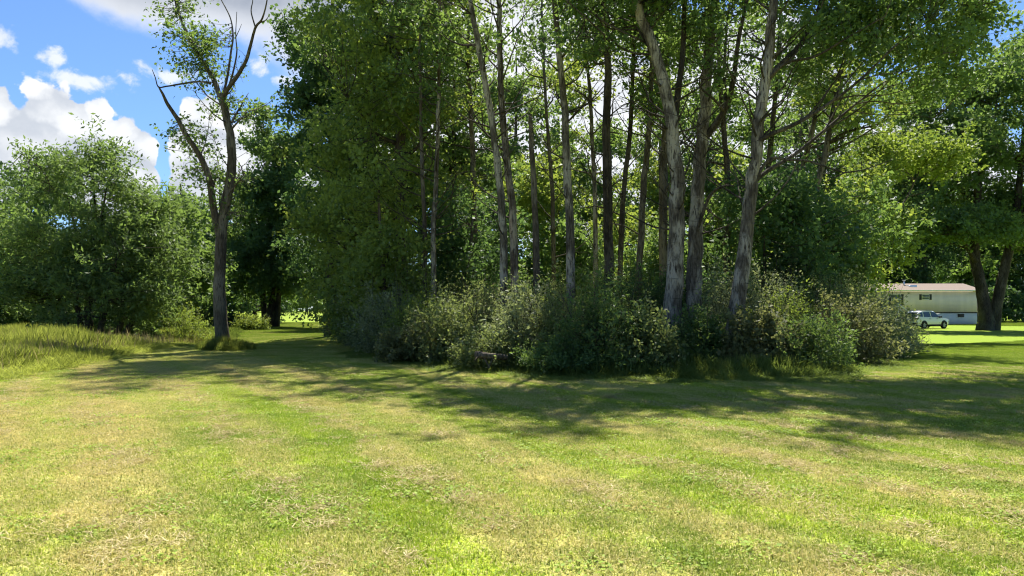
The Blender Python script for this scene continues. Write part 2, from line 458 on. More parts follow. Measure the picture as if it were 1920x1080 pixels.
# ------------------------------------------------------------------ trees
def spread_leaves(C, rng, per, size, shoot, spread, upbias, aspect, LS=1.42, LN=1.12):
    """each clump centre carries four or five leafy shoots"""
    k = 5
    S = np.repeat(C, k, 0) + rng.normal(size=(len(C) * k, 3)) * shoot * 0.12
    d = unit(rng.normal(size=(len(C) * k, 3)) * np.array([1, 1, 0.7]) + np.array([0, 0, 0.15]))
    E = S + d * shoot * rng.uniform(0.5, 1.25, (len(S), 1))
    return sprays(S, E, max(1, int(per * LN) // k), spread, rng, size * LS, upbias, aspect)

def copy_tree(src, label, group, base, rotz, sc):
    c = src.copy(); COL.objects.link(c); c.location = [float(a) for a in base]; c.rotation_euler = (0, 0, rotz); c.scale = sc
    tag(c, label, 'tree', group)
    for ch in src.children:
        d = ch.copy(); COL.objects.link(d); d.parent = c
    return c

def trunk_curve(pts, n=26): return resample(pts, n)

def ext(pts, H, lean=0.6):
    """continue a trunk above its last point up to height H"""
    pts = [np.asarray(p, float) for p in pts]
    while pts[-1][2] < H - 0.1:
        d = pts[-1] - pts[-2]; d = d / max(d[2], 0.3) * min(2.5, H - pts[-1][2])
        d[:2] *= lean
        pts.append(pts[-1] + d)
    return np.array(pts)

def make_tree(name, label, cat, group, path, r0, r1, crowns, leaf, bark, seed, leaf_size=0.11, per=55, shoot=0.75, spread=0.10,
              nbranch=8, bmin=0.35, limbs=(), upbias=0.5, aspect=0.62, sides=10, flare=1.5, twig_r=0.014, split_branches=True, twig_max=4.5,
              extra_stems=(), nbare=0, brad=0.45, rise=0.55):
    rng = np.random.default_rng(seed)
    path = np.asarray(path, float); base = path[0].copy(); base[2] = float(gz(base[0], base[1]))
    root = empty(name, base); tag(root, label, cat, group)
    n = max(14, int((path[-1][2] - path[0][2]) * 2))
    P = resample(path, n); t = np.linspace(0, 1, n)
    P[1:-1] += rng.normal(size=(n - 2, 3)) * np.array([.3, .3, 0]) * r0 * 0.25
    P[0, 2] = base[2] - 0.15
    R = r1 + (r0 - r1) * (1 - t) ** 0.85
    zz = P[:, 2] - base[2]
    R = R * (1 + (flare - 1) * np.exp(-np.clip(zz, 0, None) / (2.2 * r0 + 0.05)))
    g = Geo(); g.add(*tube(P, R, sides, rng, 0.085)); g.obj('trunk', M[bark], root, True, base)
    srcP, srcR = [P], [R]
    bb_ = 'bark_dark' if bark in ('bark_pale', 'bark_grey') and name != 'lone_tree' else bark
    for st in extra_stems:                                   # further stems of the same tree: (points, r0, r1)
        q = resample(st[0], max(10, int(len(st[0]) * 5))); tt = np.linspace(0, 1, len(q)); rr = st[2] + (st[1] - st[2]) * (1 - tt) ** 0.85
        if st[0][0][2] - base[2] < 0.5: q[0, 2] -= 0.15
        g = Geo(); g.add(*tube(q, rr, sides, rng, 0.06)); g.obj('stem', M[bark], root, True, base)
        srcP.append(q); srcR.append(rr)
    # clump centres of the crown
    C = np.vstack([ell_points(c, r, m, rng) for c, r, m in crowns]) if crowns else np.zeros((0, 3))
    if len(C): C = C[C[:, 2] > base[2] + 0.35]
    for lb in limbs:                                         # limbs given point by point: (points, r0, r1)
        q = resample(lb[0], max(8, len(lb[0]) * 5)); tt = np.linspace(0, 1, len(q)); rr = lb[2] + (lb[1] - lb[2]) * (1 - tt)
        g = Geo(); g.add(*tube(q, rr, 7, rng, 0.06)); g.obj('branch', M[bb_], root, True, base)
        srcP.append(q); srcR.append(rr)
    if nbare:                                                # thin leafless branches rising off the upper trunk
        g = Geo()
        cand = np.where((P[:, 2] > base[2] + 4.2) & (P[:, 2] < base[2] + 13.5))[0]
        for _ in range(nbare):
            k = int(rng.choice(cand)); a = rng.uniform(0, 6.28); L = rng.uniform(1.0, 3.2); up_ = rng.uniform(.25, 1.3)
            dd = unit(np.array([math.cos(a), math.sin(a), up_])); s0 = P[k]
            q = resample([s0, s0 + dd * L * .4 + [0, 0, -.05 * L], s0 + dd * L * .75 + rng.normal(size=3) * .08 * L, s0 + dd * L + [0, 0, .12 * L] + rng.normal(size=3) * .1 * L], 7)
            g.add(*tube(q, np.linspace(min(.035, R[k] * .4), .006, 7), 4))
            for _ in range(4):
                j = int(rng.integers(2, 7)); l2 = L * rng.uniform(.2, .45); d2 = unit(dd + rng.normal(size=3) * .6)
                g.add(*tube(np.array([q[j], q[j] + d2 * l2 * .5 + rng.normal(size=3) * .04, q[j] + d2 * l2]), np.array([.011, .008, .004]), 3))
        tag(g.obj('bare_branches', M[bb_], root, False, base), kind='stuff')
    if len(C) and nbranch:
        allP = np.vstack(srcP); allR = np.concatenate(srcR)
        order = rng.permutation(len(C))[:nbranch]
        merged = Geo(); newP, newR = [], []
        for ci in order:
            c = C[ci]
            hd = np.linalg.norm(allP[:, :2] - c[:2], axis=1)
            score = np.abs(allP[:, 2] - (c[2] - rise * hd)) + 0.35 * hd + (allP[:, 2] < base[2] + bmin * 3.0) * 50.0
            k = int(np.argmin(score)); s = allP[k]; ra = min(allR[k] * 0.7, max(0.02, allR[k] * brad + 0.004 * np.linalg.norm(c - s)))
            d = c - s; L = np.linalg.norm(d)
            if L < 0.4: continue
            mid1 = s + d * 0.35 + np.array([0, 0, -0.06 * L]) + rng.normal(size=3) * 0.05 * L
            mid2 = s + d * 0.7 + np.array([0, 0, -0.02 * L]) + rng.normal(size=3) * 0.06 * L
            q = resample([s, mid1, mid2, c], 10); rr = np.linspace(ra, 0.012, 10)
            v, f = tube(q, rr, 6)
            if split_branches:
                b = Geo(); b.add(v, f); b.obj('branch', M[bb_], root, True, base)
            else: merged.add(v, f)
            newP.append(q); newR.append(rr)
        if not split_branches and merged.n: tag(merged.obj('branches', M[bb_], root, True, base), kind='stuff')
        srcP += newP; srcR += newR
    if len(C):
        allP = np.vstack(srcP); tw = Geo()
        if twig_r:
            for c in C[: int(len(C) * (1.0 if split_branches else 0.4))]:
                hd = np.linalg.norm(allP - c, axis=1) + (allP[:, 2] > c[2] + 0.3) * 0.6 + (allP[:, 2] < base[2] + bmin * 3.0) * 20.0
                s = allP[int(np.argmin(hd))]; L = np.linalg.norm(c - s)
                if L < 0.15 or L > twig_max: continue
                m_ = (s + c) / 2 + rng.normal(size=3) * 0.07 * L + np.array([0, 0, -0.04 * L])
                tw.add(*tube(np.array([s, m_, c]), np.array([twig_r * (1 + 0.35 * L), twig_r, twig_r * 0.5]), 3))
            if tw.n: tag(tw.obj('twigs', M[bb_], root, False, base), kind='stuff')
        v, f = spread_leaves(C, rng, per, leaf_size, shoot, spread, upbias, aspect)
        o = mesh_obj('crown', v, f, M[leaf], root, False, base)
    return root

def upright(px, Y, H, bend=(0, 0)):
    b = G(px, Y)
    return np.array([b, b + [bend[0] * .3, bend[1] * .3, H * .33], b + [bend[0] * .7, bend[1] * .7, H * .66], b + [bend[0], bend[1], H]])

def pxpath(pts, Y, dY=0.0):
    """trunk traced as (px, py) at distance Y; it leans dY metres away over its length"""
    b = G(pts[0][0], Y); out = [b]
    for k, (x, y) in enumerate(pts[1:], 1):
        out.append(W(x, y, Y + dY * k / (len(pts) - 1)))
    return np.array(out)

def col_crown(path, z0, z1, r, m, ry=None):
    zc = (z0 + z1) / 2; k = int(np.argmin(np.abs(path[:, 2] - zc)))
    c = np.array([path[k][0], path[k][1], zc])
    return [(c, (r, ry or r, (z1 - z0) / 2), m)]

# --- the half-dead tree on its own at the bend of the mown path
def lone_tree():
    Y = 32.2
    tr = pxpath([(420, 655), (414, 600), (412, 540), (413, 480), (418, 425), (427, 372), (434, 320), (434, 270), (428, 232), (420, 200), (415, 187)], Y, -0.4)
    def q(pts, y0, y1): return [W(x, y, y0 + (y1 - y0) * i / (len(pts) - 1)) for i, (x, y) in enumerate(pts)]
    Yt = Y - 0.4
    left = q([(412, 440), (402, 400), (397, 365), (391, 330), (375, 293), (350, 255), (332, 222), (314, 195), (306, 178), (297, 162)], Y - 0.1, Y - 2.2)
    limbs = [
        (q([(415, 189), (402, 152), (388, 128), (372, 104), (351, 64), (335, 25), (329, 0), (322, -40), (310, -75)], Yt, Yt + 1.6), .12, .03),
        (q([(415, 189), (428, 166), (448, 138), (462, 112), (470, 84), (479, 52), (490, 38), (497, 18), (503, -12)], Yt, Yt - 1.8), .10, .02),
        (q([(479, 52), (471, 22), (474, 0), (470, -15)], Yt - 1.1, Yt - 0.6), .035, .01),
        (q([(488, 42), (498, 38), (506, 27)], Yt - 1.2, Yt - 1.6), .03, .01),
        (q([(420, 172), (427, 140), (433, 98), (437, 68), (432, 34), (415, 0), (408, -15)], Yt, Yt + 0.9), .06, .014),
        (q([(428, 166), (437, 135), (444, 98), (442, 66), (444, 22)], Yt - .1, Yt - .9), .05, .012),
        (q([(442, 70), (449, 55), (453, 45)], Yt - .6, Yt - .3), .02, .007),
        (q([(396, 156), (371, 153), (342, 157), (312, 162), (297, 163), (291, 145), (285, 130)], Yt, Yt - 1.5), .05, .012),
        (q([(342, 156), (341, 148)], Yt - .8, Yt - .8), .02, .008),
        (q([(434, 230), (446, 208), (458, 188), (466, 174)], Yt, Yt + 1.2), .055, .012),
        (q([(436, 240), (452, 222), (464, 210)], Yt, Yt - 1.0), .045, .01),
        (q([(428, 375), (440, 350), (455, 330), (462, 322)], Y, Y + 1.0), .05, .012),
        (q([(375, 293), (384, 270), (390, 245), (392, 225)], Y - .9, Y - .2), .03, .008),
        (q([(397, 365), (404, 335), (409, 310), (405, 285)], Y - .4, Y + .4), .05, .012),
    ]
    cr = [(W(372, 100, Y + .4), (1.45, 1.3, 1.35), 120), (W(330, 30, Y + 1), (1.1, 1.0, .9), 55), (W(322, -60, Y + 1.3), (1.4, 1.2, 1.3), 45), (W(345, 80, Y), (1.2, 1.0, .5), 50),
          (W(405, 150, Y), (.9, .9, 1.1), 60), (W(420, 205, Y), (.8, .7, .8), 34), (W(350, 250, Y - 1.0), (.7, .7, .9), 36), (W(385, 285, Y - .6), (.8, .8, 1.0), 50),
          (W(345, 320, Y - .5), (.8, .6, .7), 22), (W(405, 330, Y), (.9, .8, 1.2), 60), (W(462, 205, Y + .5), (.4, .4, .6), 12), (W(430, 395, Y - .2), (.75, .6, .5), 34), (W(455, 330, Y + .5), (.5, .5, .7), 16)]
    make_tree('lone_tree', 'half-dead tree standing alone beside the mown path, bare upper limbs', 'tree', None, tr, .275, .125, cr,
              'leaf_mid', 'bark_grey', 11, leaf_size=.10, per=11, shoot=.45, spread=.05, nbranch=5, bmin=1.6, limbs=limbs,
              extra_stems=[(np.array(left), .17, .03)], flare=1.45, sides=12, twig_r=.011, twig_max=1.6, nbare=12)

lone_tree()
GRV = 'trees of the grove'
BGT = 'tall trees standing behind the grove'

# --- trees on the left beyond the meadow
def left_trees():
    Y = 43.0; b = G(172, Y)
    stems = []
    for dx, dy, ex, ez in ((-.5, .2, -1.8, 9.0), (.5, -.3, 1.4, 9.5), (.9, .5, 2.8, 7.5), (-.9, .1, -3.2, 6.8), (1.3, -.1, 3.6, 5.4)):
        stems.append((np.array([b + [dx, dy, 0], b + [dx * 1.5 + ex * .15, dy, ez * .35], b + [ex * .6, dy * 2, ez * .7], b + [ex, dy * 3, ez]]), .19, .03))
    cr = [(b + [0, 0, 6.2], (5.0, 4.4, 5.0), 430), (b + [-.4, 0, 9.8], (2.6, 2.4, 2.4), 90), (b + [3.6, -.4, 4.6], (2.6, 2.6, 3.6), 130), (b + [-3.4, 0, 4.6], (2.6, 2.6, 3.4), 120),
          (b + [1.6, -2.4, 3.4], (3.2, 1.4, 2.2), 70), (b + [3.4, .5, 8.0], (1.8, 1.8, 1.6), 45), (b + [-3.4, .5, 7.6], (1.6, 1.6, 1.8), 40)]
    make_tree('willow_tree', 'broad bushy many-stemmed tree beyond the tall meadow grass at left', 'tree', None, [b, b + [-.2, 0, 3], b + [.2, 0, 7], b + [0, 0, 10.5]], .26, .04, cr,
              'leaf_willow', 'bark_dark', 21, leaf_size=.17, per=60, shoot=1.0, spread=.12, nbranch=14, bmin=.5, aspect=.34, upbias=.2, extra_stems=stems)
    specs = [  # px, Y, H, radius, z0, clumps, leaf, label
        (-40, 52, 11.6, 3.8, 1.2, 260, 'leaf_mid', 'round leafy tree cut by the left edge of the picture'),
        (62, 60, 15.0, 4.2, 1.5, 270, 'leaf_dark', 'dark tree behind the left shoulder of the bushy many-stemmed tree'),
        (300, 54, 10.5, 3.4, .8, 230, 'leaf_mid', 'leafy tree just right behind the broad bushy tree'),
        (345, 66, 13.0, 3.6, .8, 210, 'leaf_mid', 'dark tree filling the gap left of the lone half-dead trunk'),
        (405, 78, 16.5, 3.6, .8, 230, 'leaf_mid', 'dark tree directly behind the lone half-dead tree trunk'),
        (478, 96, 19.0, 4.2, 2.0, 220, 'leaf_dark', 'shaded tree behind the dark trunk cluster left of the bright far field'),
    ]
    for i, (px, Y, H, r, z0, m, lf, lb) in enumerate(specs):
        p = upright(px, Y, H, (.4 * (-1) ** i, .2)); b = p[0]
        make_tree('broadleaf_tree', lb, 'tree', 'trees along the left side', p, .26, .04,
                  col_crown(p, b[2] + z0, b[2] + H, r, m) + [(b + [r * .5, -.6, H * .3], (r * .8, r * .8, H * .24), m // 4), (b + [-r * .5, -.6, H * .32], (r * .8, r * .8, H * .25), m // 4)],
                  lf, 'bark_dark', 30 + i, leaf_size=.21, per=48, shoot=1.0, spread=.15, nbranch=8, split_branches=False)
    # the big tree whose dark trunks stand beside the path
    Y = 76; b = G(508, Y)
    st = [(np.array([b + [-.7, .3, 0], b + [-1.0, .3, 4], b + [-2.0, .5, 9], b + [-2.6, .6, 13]]), .34, .08), (np.array([b + [.6, 0, 0], b + [.9, 0, 4], b + [1.8, .2, 9], b + [2.2, 0, 13]]), .30, .08)]
    cr = [(b + [0, 0, 15.0], (4.3, 4.0, 6.4), 330), (b + [-2.0, 0, 9.5], (3.6, 3.6, 5.6), 200), (b + [2.0, 0, 9.0], (3.4, 3.4, 5.2), 190), (b + [0.4, -1, 5.2], (3.6, 2.6, 3.0), 80), (b + [1.6, 0, 18.2], (2.2, 2.2, 2.6), 60)]
    make_tree('broadleaf_tree', 'tall dark tree with a cluster of trunks beside the far end of the path', 'tree', None, [b, b + [.1, 0, 5], b + [0, 0, 12], b + [.3, 0, 19]], .42, .06, cr,
              'leaf_mid', 'bark_dark', 41, leaf_size=.23, per=52, shoot=1.15, spread=.17, nbranch=12, bmin=1.0, extra_stems=st, split_branches=False)
    for i, (px, Y, H, r, lb) in enumerate(((520, 205, 16, 6, 'pale far tree at the left end of the bright field'), (575, 215, 18, 6, 'pale far tree in the middle of the bright field edge'),
                                         (632, 200, 17, 6, 'pale far tree at the right end of the bright field'), (690, 190, 19, 6.5, 'far tree mostly hidden behind the grove at the right of the field'),
                                         (455, 200, 17, 6.5, 'far tree glimpsed behind the cluster of dark trunks by the path'))):
        if i: copy_tree(far0, lb, 'far trees at the end of the field', G(px, Y), i * 1.3, (1 + .1 * math.sin(i), 1, H / 16)); continue
        p = upright(px, Y, H); b = p[0]
        far0 = make_tree('broadleaf_tree', lb, 'tree', 'far trees at the end of the field', p, .3, .06, col_crown(p, b[2] + .3, b[2] + H, r, 230), 'leaf_willow', 'bark_grey', 50,
                  leaf_size=.42, per=40, shoot=1.6, spread=.3, nbranch=5, split_branches=False, twig_r=0)
left_trees()

# --- the dense left flank of the grove along the path
def grove_flank():
    sp = [  # px, Y, H, radius, z0, clumps, leaf, leaf size, bark, label
        (622, 47, 29, 3.0, 3.0, 470, 'leaf_dark', .17, 'bark_dark', 'tallest dark tree at the left edge of the grove against the sky'),
        (690, 40, 30, 3.3, 2.5, 500, 'leaf_mid', .15, 'bark_dark', 'tall leafy grove tree second from the sky edge'),
        (755, 35, 28, 3.2, 3.5, 440, 'leaf_light', .14, 'bark_grey', 'tall leafy grove tree left of the paired thin trunks'),
        (652, 36, 9.5, 2.0, .5, 230, 'leaf_light', .13, 'bark_grey', 'low fresh-green tree at the left foot of the grove'),
        (632, 62, 13, 2.5, .2, 230, 'leaf_dark', .19, 'bark_dark', 'dark leafy tree overhanging the right side of the far path'),
        (725, 31, 8.0, 1.9, .6, 190, 'leaf_light', .12, 'bark_grey', 'low leafy tree behind the grey-green shrubs at the grove corner'),
        (850, 40, 17, 2.6, 3.0, 260, 'leaf_mid', .15, 'bark_grey', 'leafy tree between the paired thin trunks and the twin pale trunks'),
        (870, 33, 7.0, 1.8, .8, 150, 'leaf_dark', .12, 'bark_grey', 'dark low tree left of the twin pale trunks'),
        (640, 74, 15, 3.6, .5, 200, 'leaf_mid', .22, 'bark_dark', 'leafy tree deep along the right side of the path'),
    ]
    for i, (px, Y, H, r, z0, m, lf, ls, bk, lb) in enumerate(sp):
        p = upright(px, Y, H, (.5 * math.sin(i * 2.1), .3)); b = p[0]
        cr = col_crown(p, b[2] + z0, b[2] + H, r, m)
        if H > 15: cr.append((b + [0, -.4, H * .36], (r * 1.08, r, H * .3), m // 3))
        make_tree('grove_tree', lb, 'tree', GRV, p, .05 + H * .0105, .03, cr, lf, bk, 60 + i, leaf_size=ls, per=48, shoot=.85, spread=.11, nbranch=12, split_branches=(H > 12 and Y < 45))
grove_flank()

# --- tall poplars of the grove, traced trunk by trunk
def grove_trunks():
    T = []
    def add(pts, Y, H, r0, crown, leaf, bark, label, dY=0.0, **kw):
        path = ext(pxpath(pts, Y, dY), H); T.append((path, r0, crown, leaf, bark, label, kw))
    # (z0, z1, radius, clumps)
    add([(797, 525), (796, 430), (792, 330)], 31, 16.5, .10, (7.5, 16.5, 1.8, 130), 'leaf_mid', 'bark_grey', 'left one of two thin grey trunks near the grove corner')
    add([(812, 528), (813, 430), (818, 330)], 30.5, 17, .12, (8, 17, 1.9, 140), 'leaf_mid', 'bark_pale', 'right one of two thin grey trunks near the grove corner')
    add([(947, 545), (942, 420), (930, 290), (915, 180), (893, 60), (880, -10)], 27, 19, .155, (9.5, 19, 2.2, 190), 'leaf_mid', 'bark_pale', 'left one of twin pale poplar trunks leaning to the left', .8)
    add([(968, 545), (962, 420), (950, 300), (940, 180), (937, 60), (935, -10)], 27.6, 20, .165, (10, 20, 2.2, 190), 'leaf_mid', 'bark_pale', 'right one of twin pale poplar trunks, nearly upright', .3)
    add([(893, 480), (888, 350), (882, 200), (878, 80)], 36, 19, .15, (10, 19, 2.0, 130), 'leaf_mid', 'bark_grey', 'slim grey trunk farther back left of the twin pale trunks')
    add([(1072, 535), (1068, 430), (1063, 300), (1058, 200), (1048, 90), (1038, -10)], 26, 19, .17, (9.5, 19, 2.3, 210), 'leaf_mid', 'bark_pale', 'single pale poplar trunk with dark scars in the middle of the grove', .4)
    add([(1142, 505), (1140, 380), (1137, 260), (1140, 120), (1132, 0)], 29, 19.5, .20, (10, 19.5, 2.4, 200), 'leaf_dark', 'bark_dark', 'dark upright trunk right of the pale scarred poplar')
    add([(1158, 490), (1168, 380), (1180, 260), (1186, 150)], 33, 18, .13, (9.5, 18, 1.9, 120), 'leaf_mid', 'bark_dark', 'dark slim trunk leaning right beside the dark upright trunk')
    add([(1192, 490), (1205, 370), (1216, 250), (1222, 120)], 31, 18, .15, (9, 18, 2.0, 140), 'leaf_mid', 'bark_grey', 'grey slim trunk leaning right, left of the thick foreground trunk')
    add([(1117, 505), (1116, 400), (1112, 300), (1106, 180), (1096, 60)], 34, 18.5, .12, (10, 18.5, 1.8, 120), 'leaf_light', 'bark_pale', 'thin pale trunk between the scarred poplar and the dark trunk')
    add([(1246, 480), (1243, 360), (1248, 240), (1250, 100)], 33, 19, .22, (9.5, 19, 2.2, 150), 'leaf_mid', 'bark_grey', 'grey trunk half hidden behind the thick foreground trunk')
    add([(1358, 480), (1364, 390), (1362, 300), (1352, 180), (1346, 60)], 32, 18, .16, (9, 18, 2.2, 150), 'leaf_mid', 'bark_dark', 'dark trunk in shade between the two front trunks')
    add([(1500, 500), (1526, 380), (1545, 300), (1562, 210), (1590, 70)], 34, 17, .20, (9, 17, 2.6, 170), 'leaf_light', 'bark_grey', 'grey trunk leaning right behind the bare sweeping branches')
    add([(1470, 480), (1500, 350), (1524, 240), (1540, 120)], 37, 18, .16, (9, 18, 2.2, 130), 'leaf_mid', 'bark_grey', 'slim grey trunk behind the bare sweeping branches')
    add([(1040, 500), (1036, 380), (1028, 260), (1020, 130)], 38, 18.5, .12, (9, 18.5, 2.0, 110), 'leaf_mid', 'bark_grey', 'thin grey trunk behind the broken snag')
    add([(1415, 470), (1440, 330), (1452, 200), (1462, 60)], 35, 19, .15, (9, 19, 2.2, 130), 'leaf_mid', 'bark_dark', 'dark slim trunk right behind the leaning pale trunk')
    for i, (path, r0, c, lf, bk, lb, kw) in enumerate(T):
        z0, z1, r, m = c
        if path[0][0] < 3.4: z0, m = z0 + 2.0, m * .7
        if path[0][0] < 3.4 and path[0][1] < 28.5: z0, m = z0 + 1.2, m * .6
        make_tree('poplar_tree', lb, 'tree', GRV, path, r0, .03, col_crown(path, z0, z1, r * .9, int(m * .62)), lf, bk, 100 + i, leaf_size=.115, per=46, shoot=.75, spread=.10,
                  nbranch=9, bmin=2.0, sides=10, flare=1.2, nbare=16, **kw)
    # broken snag without a crown
    p = pxpath([(1008, 512), (1004, 420), (1000, 330), (996, 260), (994, 214)], 27.5)
    make_tree('dead_tree_snag', 'grey broken-topped dead trunk right of the twin pale trunks', 'tree', None, p, .135, .07, [], 'leaf_mid', 'bark_grey', 130, nbranch=0, flare=1.15)
    # thick forked tree in front, left
    Y = 23.0
    p = ext(pxpath([(1262, 680), (1261, 600), (1266, 500), (1270, 400), (1271, 330), (1262, 250), (1248, 170), (1226, 90), (1196, 10), (1180, -40)], Y, .6), 17)
    def q(pts, y0, y1): return [W(x, y, y0 + (y1 - y0) * i / (len(pts) - 1)) for i, (x, y) in enumerate(pts)]
    limbs = [(q([(1270, 360), (1262, 300), (1268, 200), (1280, 100), (1284, 0), (1290, -80)], Y + .3, Y + 1.6), .15, .05),
             (q([(1248, 170), (1225, 150), (1190, 135), (1165, 140)], Y + .5, Y - .8), .05, .012), (q([(1236, 125), (1200, 60), (1180, 40), (1150, 30)], Y + .5, Y + 2), .06, .015),
             (q([(1262, 250), (1240, 230), (1215, 190)], Y + .5, Y - .6), .04, .01)]
    k = p[np.argmin(abs(p[:, 2] - 12))]
    make_tree('poplar_tree', 'thick rough-barked trunk at the front of the grove, left of the leaning one', 'tree', GRV, p, .30, .06,
              [(k + [-.6, 0, 1.6], (3.0, 2.6, 4.2), 300), (k + [1.0, .4, 2.0], (2.4, 2.2, 3.6), 130), (k + [-2.4, -.6, .2], (1.8, 1.6, 1.8), 70)], 'leaf_mid', 'bark_pale', 141,
              leaf_size=.10, per=50, shoot=.7, spread=.09, nbranch=16, bmin=2.0, limbs=limbs, sides=14, flare=1.3, nbare=26)
    Y = 25.0
    p = ext(pxpath([(1300, 610), (1302, 540), (1304, 440), (1308, 340), (1316, 260), (1326, 150), (1330, 0), (1332, -40)], Y, .4), 18.5)
    limbs = [(q([(1316, 268), (1340, 235), (1362, 200), (1375, 150), (1384, 80), (1400, 0), (1408, -60)], Y + .3, Y - 1.2), .13, .04), (q([(1362, 200), (1358, 140), (1362, 60), (1370, -20)], Y - .2, Y + .8), .07, .02),
             (q([(1304, 440), (1330, 370), (1355, 350), (1375, 348)], Y, Y - 1.4), .07, .02), (q([(1326, 150), (1310, 110), (1300, 60)], Y + .3, Y + 1.2), .05, .012)]
    k = p[np.argmin(abs(p[:, 2] - 13))]
    make_tree('poplar_tree', 'thick forked trunk just behind the rough-barked front trunk', 'tree', GRV, p, .27, .06,
              [(k + [0.2, 0, 1.4], (2.6, 2.4, 4.4), 210), (k + [2.2, -.8, .4], (2.2, 2.0, 3.2), 110)], 'leaf_mid', 'bark_pale', 142,
              leaf_size=.105, per=50, shoot=.7, spread=.09, nbranch=14, bmin=2.2, limbs=limbs, sides=14, flare=1.25, nbare=22)
    # leaning tree with long bare branches sweeping right
    Y = 21.5
    p = ext(pxpath([(1366, 700), (1372, 640), (1383, 560), (1394, 480), (1404, 390), (1412, 320), (1424, 230), (1438, 130), (1446, 40), (1452, -40)], Y, .3), 17)
    limbs = [(q([(1410, 345), (1440, 320), (1490, 290), (1545, 245), (1605, 195), (1665, 150), (1730, 120)], Y + .1, Y + 2.4), .075, .015),
             (q([(1420, 265), (1450, 250), (1500, 228), (1560, 190), (1612, 150), (1680, 85), (1740, 40)], Y + .1, Y - .8), .08, .015),
             (q([(1434, 155), (1460, 125), (1495, 90), (1525, 40), (1545, -20), (1560, -70)], Y + .2, Y + 1.2), .10, .03),
             (q([(1438, 150), (1475, 118), (1530, 105), (1590, 70), (1660, 30)], Y + .2, Y - 1.4), .055, .012),
             (q([(1408, 360), (1440, 300), (1480, 300), (1515, 302), (1552, 314), (1583, 324)], Y + .2, Y - .6), .05, .02),
             (q([(1583, 324), (1620, 318), (1672, 300)], Y - .6, Y - .2), .025, .01), (q([(1583, 324), (1562, 334), (1545, 342)], Y - .6, Y - .9), .025, .012),
             (q([(1560, 190), (1600, 180), (1660, 178), (1720, 160)], Y - .3, Y + .5), .03, .01), (q([(1545, 245), (1600, 212), (1650, 170), (1700, 110)], Y + 1.4, Y + .8), .03, .01),
             (q([(1605, 195), (1640, 190), (1700, 195), (1760, 180)], Y + 1.6, Y + 2.6), .025, .008), (q([(1500, 228), (1530, 200), (1575, 130), (1590, 60)], Y, Y + 1.0), .035, .01),
             (q([(1424, 230), (1445, 205), (1470, 185), (1500, 150)], Y, Y - 1.0), .04, .01),
             (q([(1620, 185), (1660, 165), (1720, 150), (1790, 145)], Y + 1.6, Y + 2.0), .02, .007), (q([(1590, 205), (1640, 215), (1700, 215), (1750, 222)], Y + 1.6, Y + 1.2), .018, .006), (q([(1560, 190), (1590, 150), (1630, 100), (1650, 50)], Y - .4, Y - .6), .022, .008),
             (q([(1612, 150), (1650, 140), (1710, 130), (1770, 100)], Y - .6, Y - 1.0), .02, .007), (q([(1530, 210), (1560, 160), (1600, 110), (1622, 60)], Y, Y + .4), .02, .007), (q([(1520, 262), (1570, 262), (1640, 250), (1710, 246)], Y + 1.2, Y + .6), .02, .006),
             (q([(1545, 245), (1575, 215), (1600, 160), (1640, 90)], Y + 1.3, Y + 2.2), .02, .007), (q([(1480, 115), (1520, 70), (1570, 40), (1620, 0)], Y, Y + .8), .03, .01), (q([(1490, 290), (1540, 250), (1570, 200), (1610, 120)], Y + 1, Y + 2.0), .03, .01)]
    k = p[np.argmin(abs(p[:, 2] - 13))]
    make_tree('poplar_tree', 'leaning pale trunk at the front with long branches sweeping to the right', 'tree', GRV, p, .25, .05,
              [(k + [.3, 0, 1.6], (2.6, 2.6, 3.8), 260), (W(1600, 20, Y + .6), (2.4, 2.0, 1.6), 120), (W(1700, 40, Y + .6), (2.0, 1.8, 1.2), 120), (W(1800, 60, Y + 1.0), (1.3, 1.4, .9), 70),
               (W(1740, 130, Y + 1.8), (1.5, 1.4, .8), 60), (W(1690, -70, Y + .5), (3.0, 2.4, 1.8), 130), (W(1620, 110, Y + .6), (1.6, 1.5, .8), 34)], 'leaf_mid', 'bark_pale', 143,
              leaf_size=.095, per=48, shoot=.65, spread=.085, nbranch=14, bmin=2.4, limbs=limbs, sides=14, flare=1.25, twig_r=.008, nbare=26)
grove_trunks()

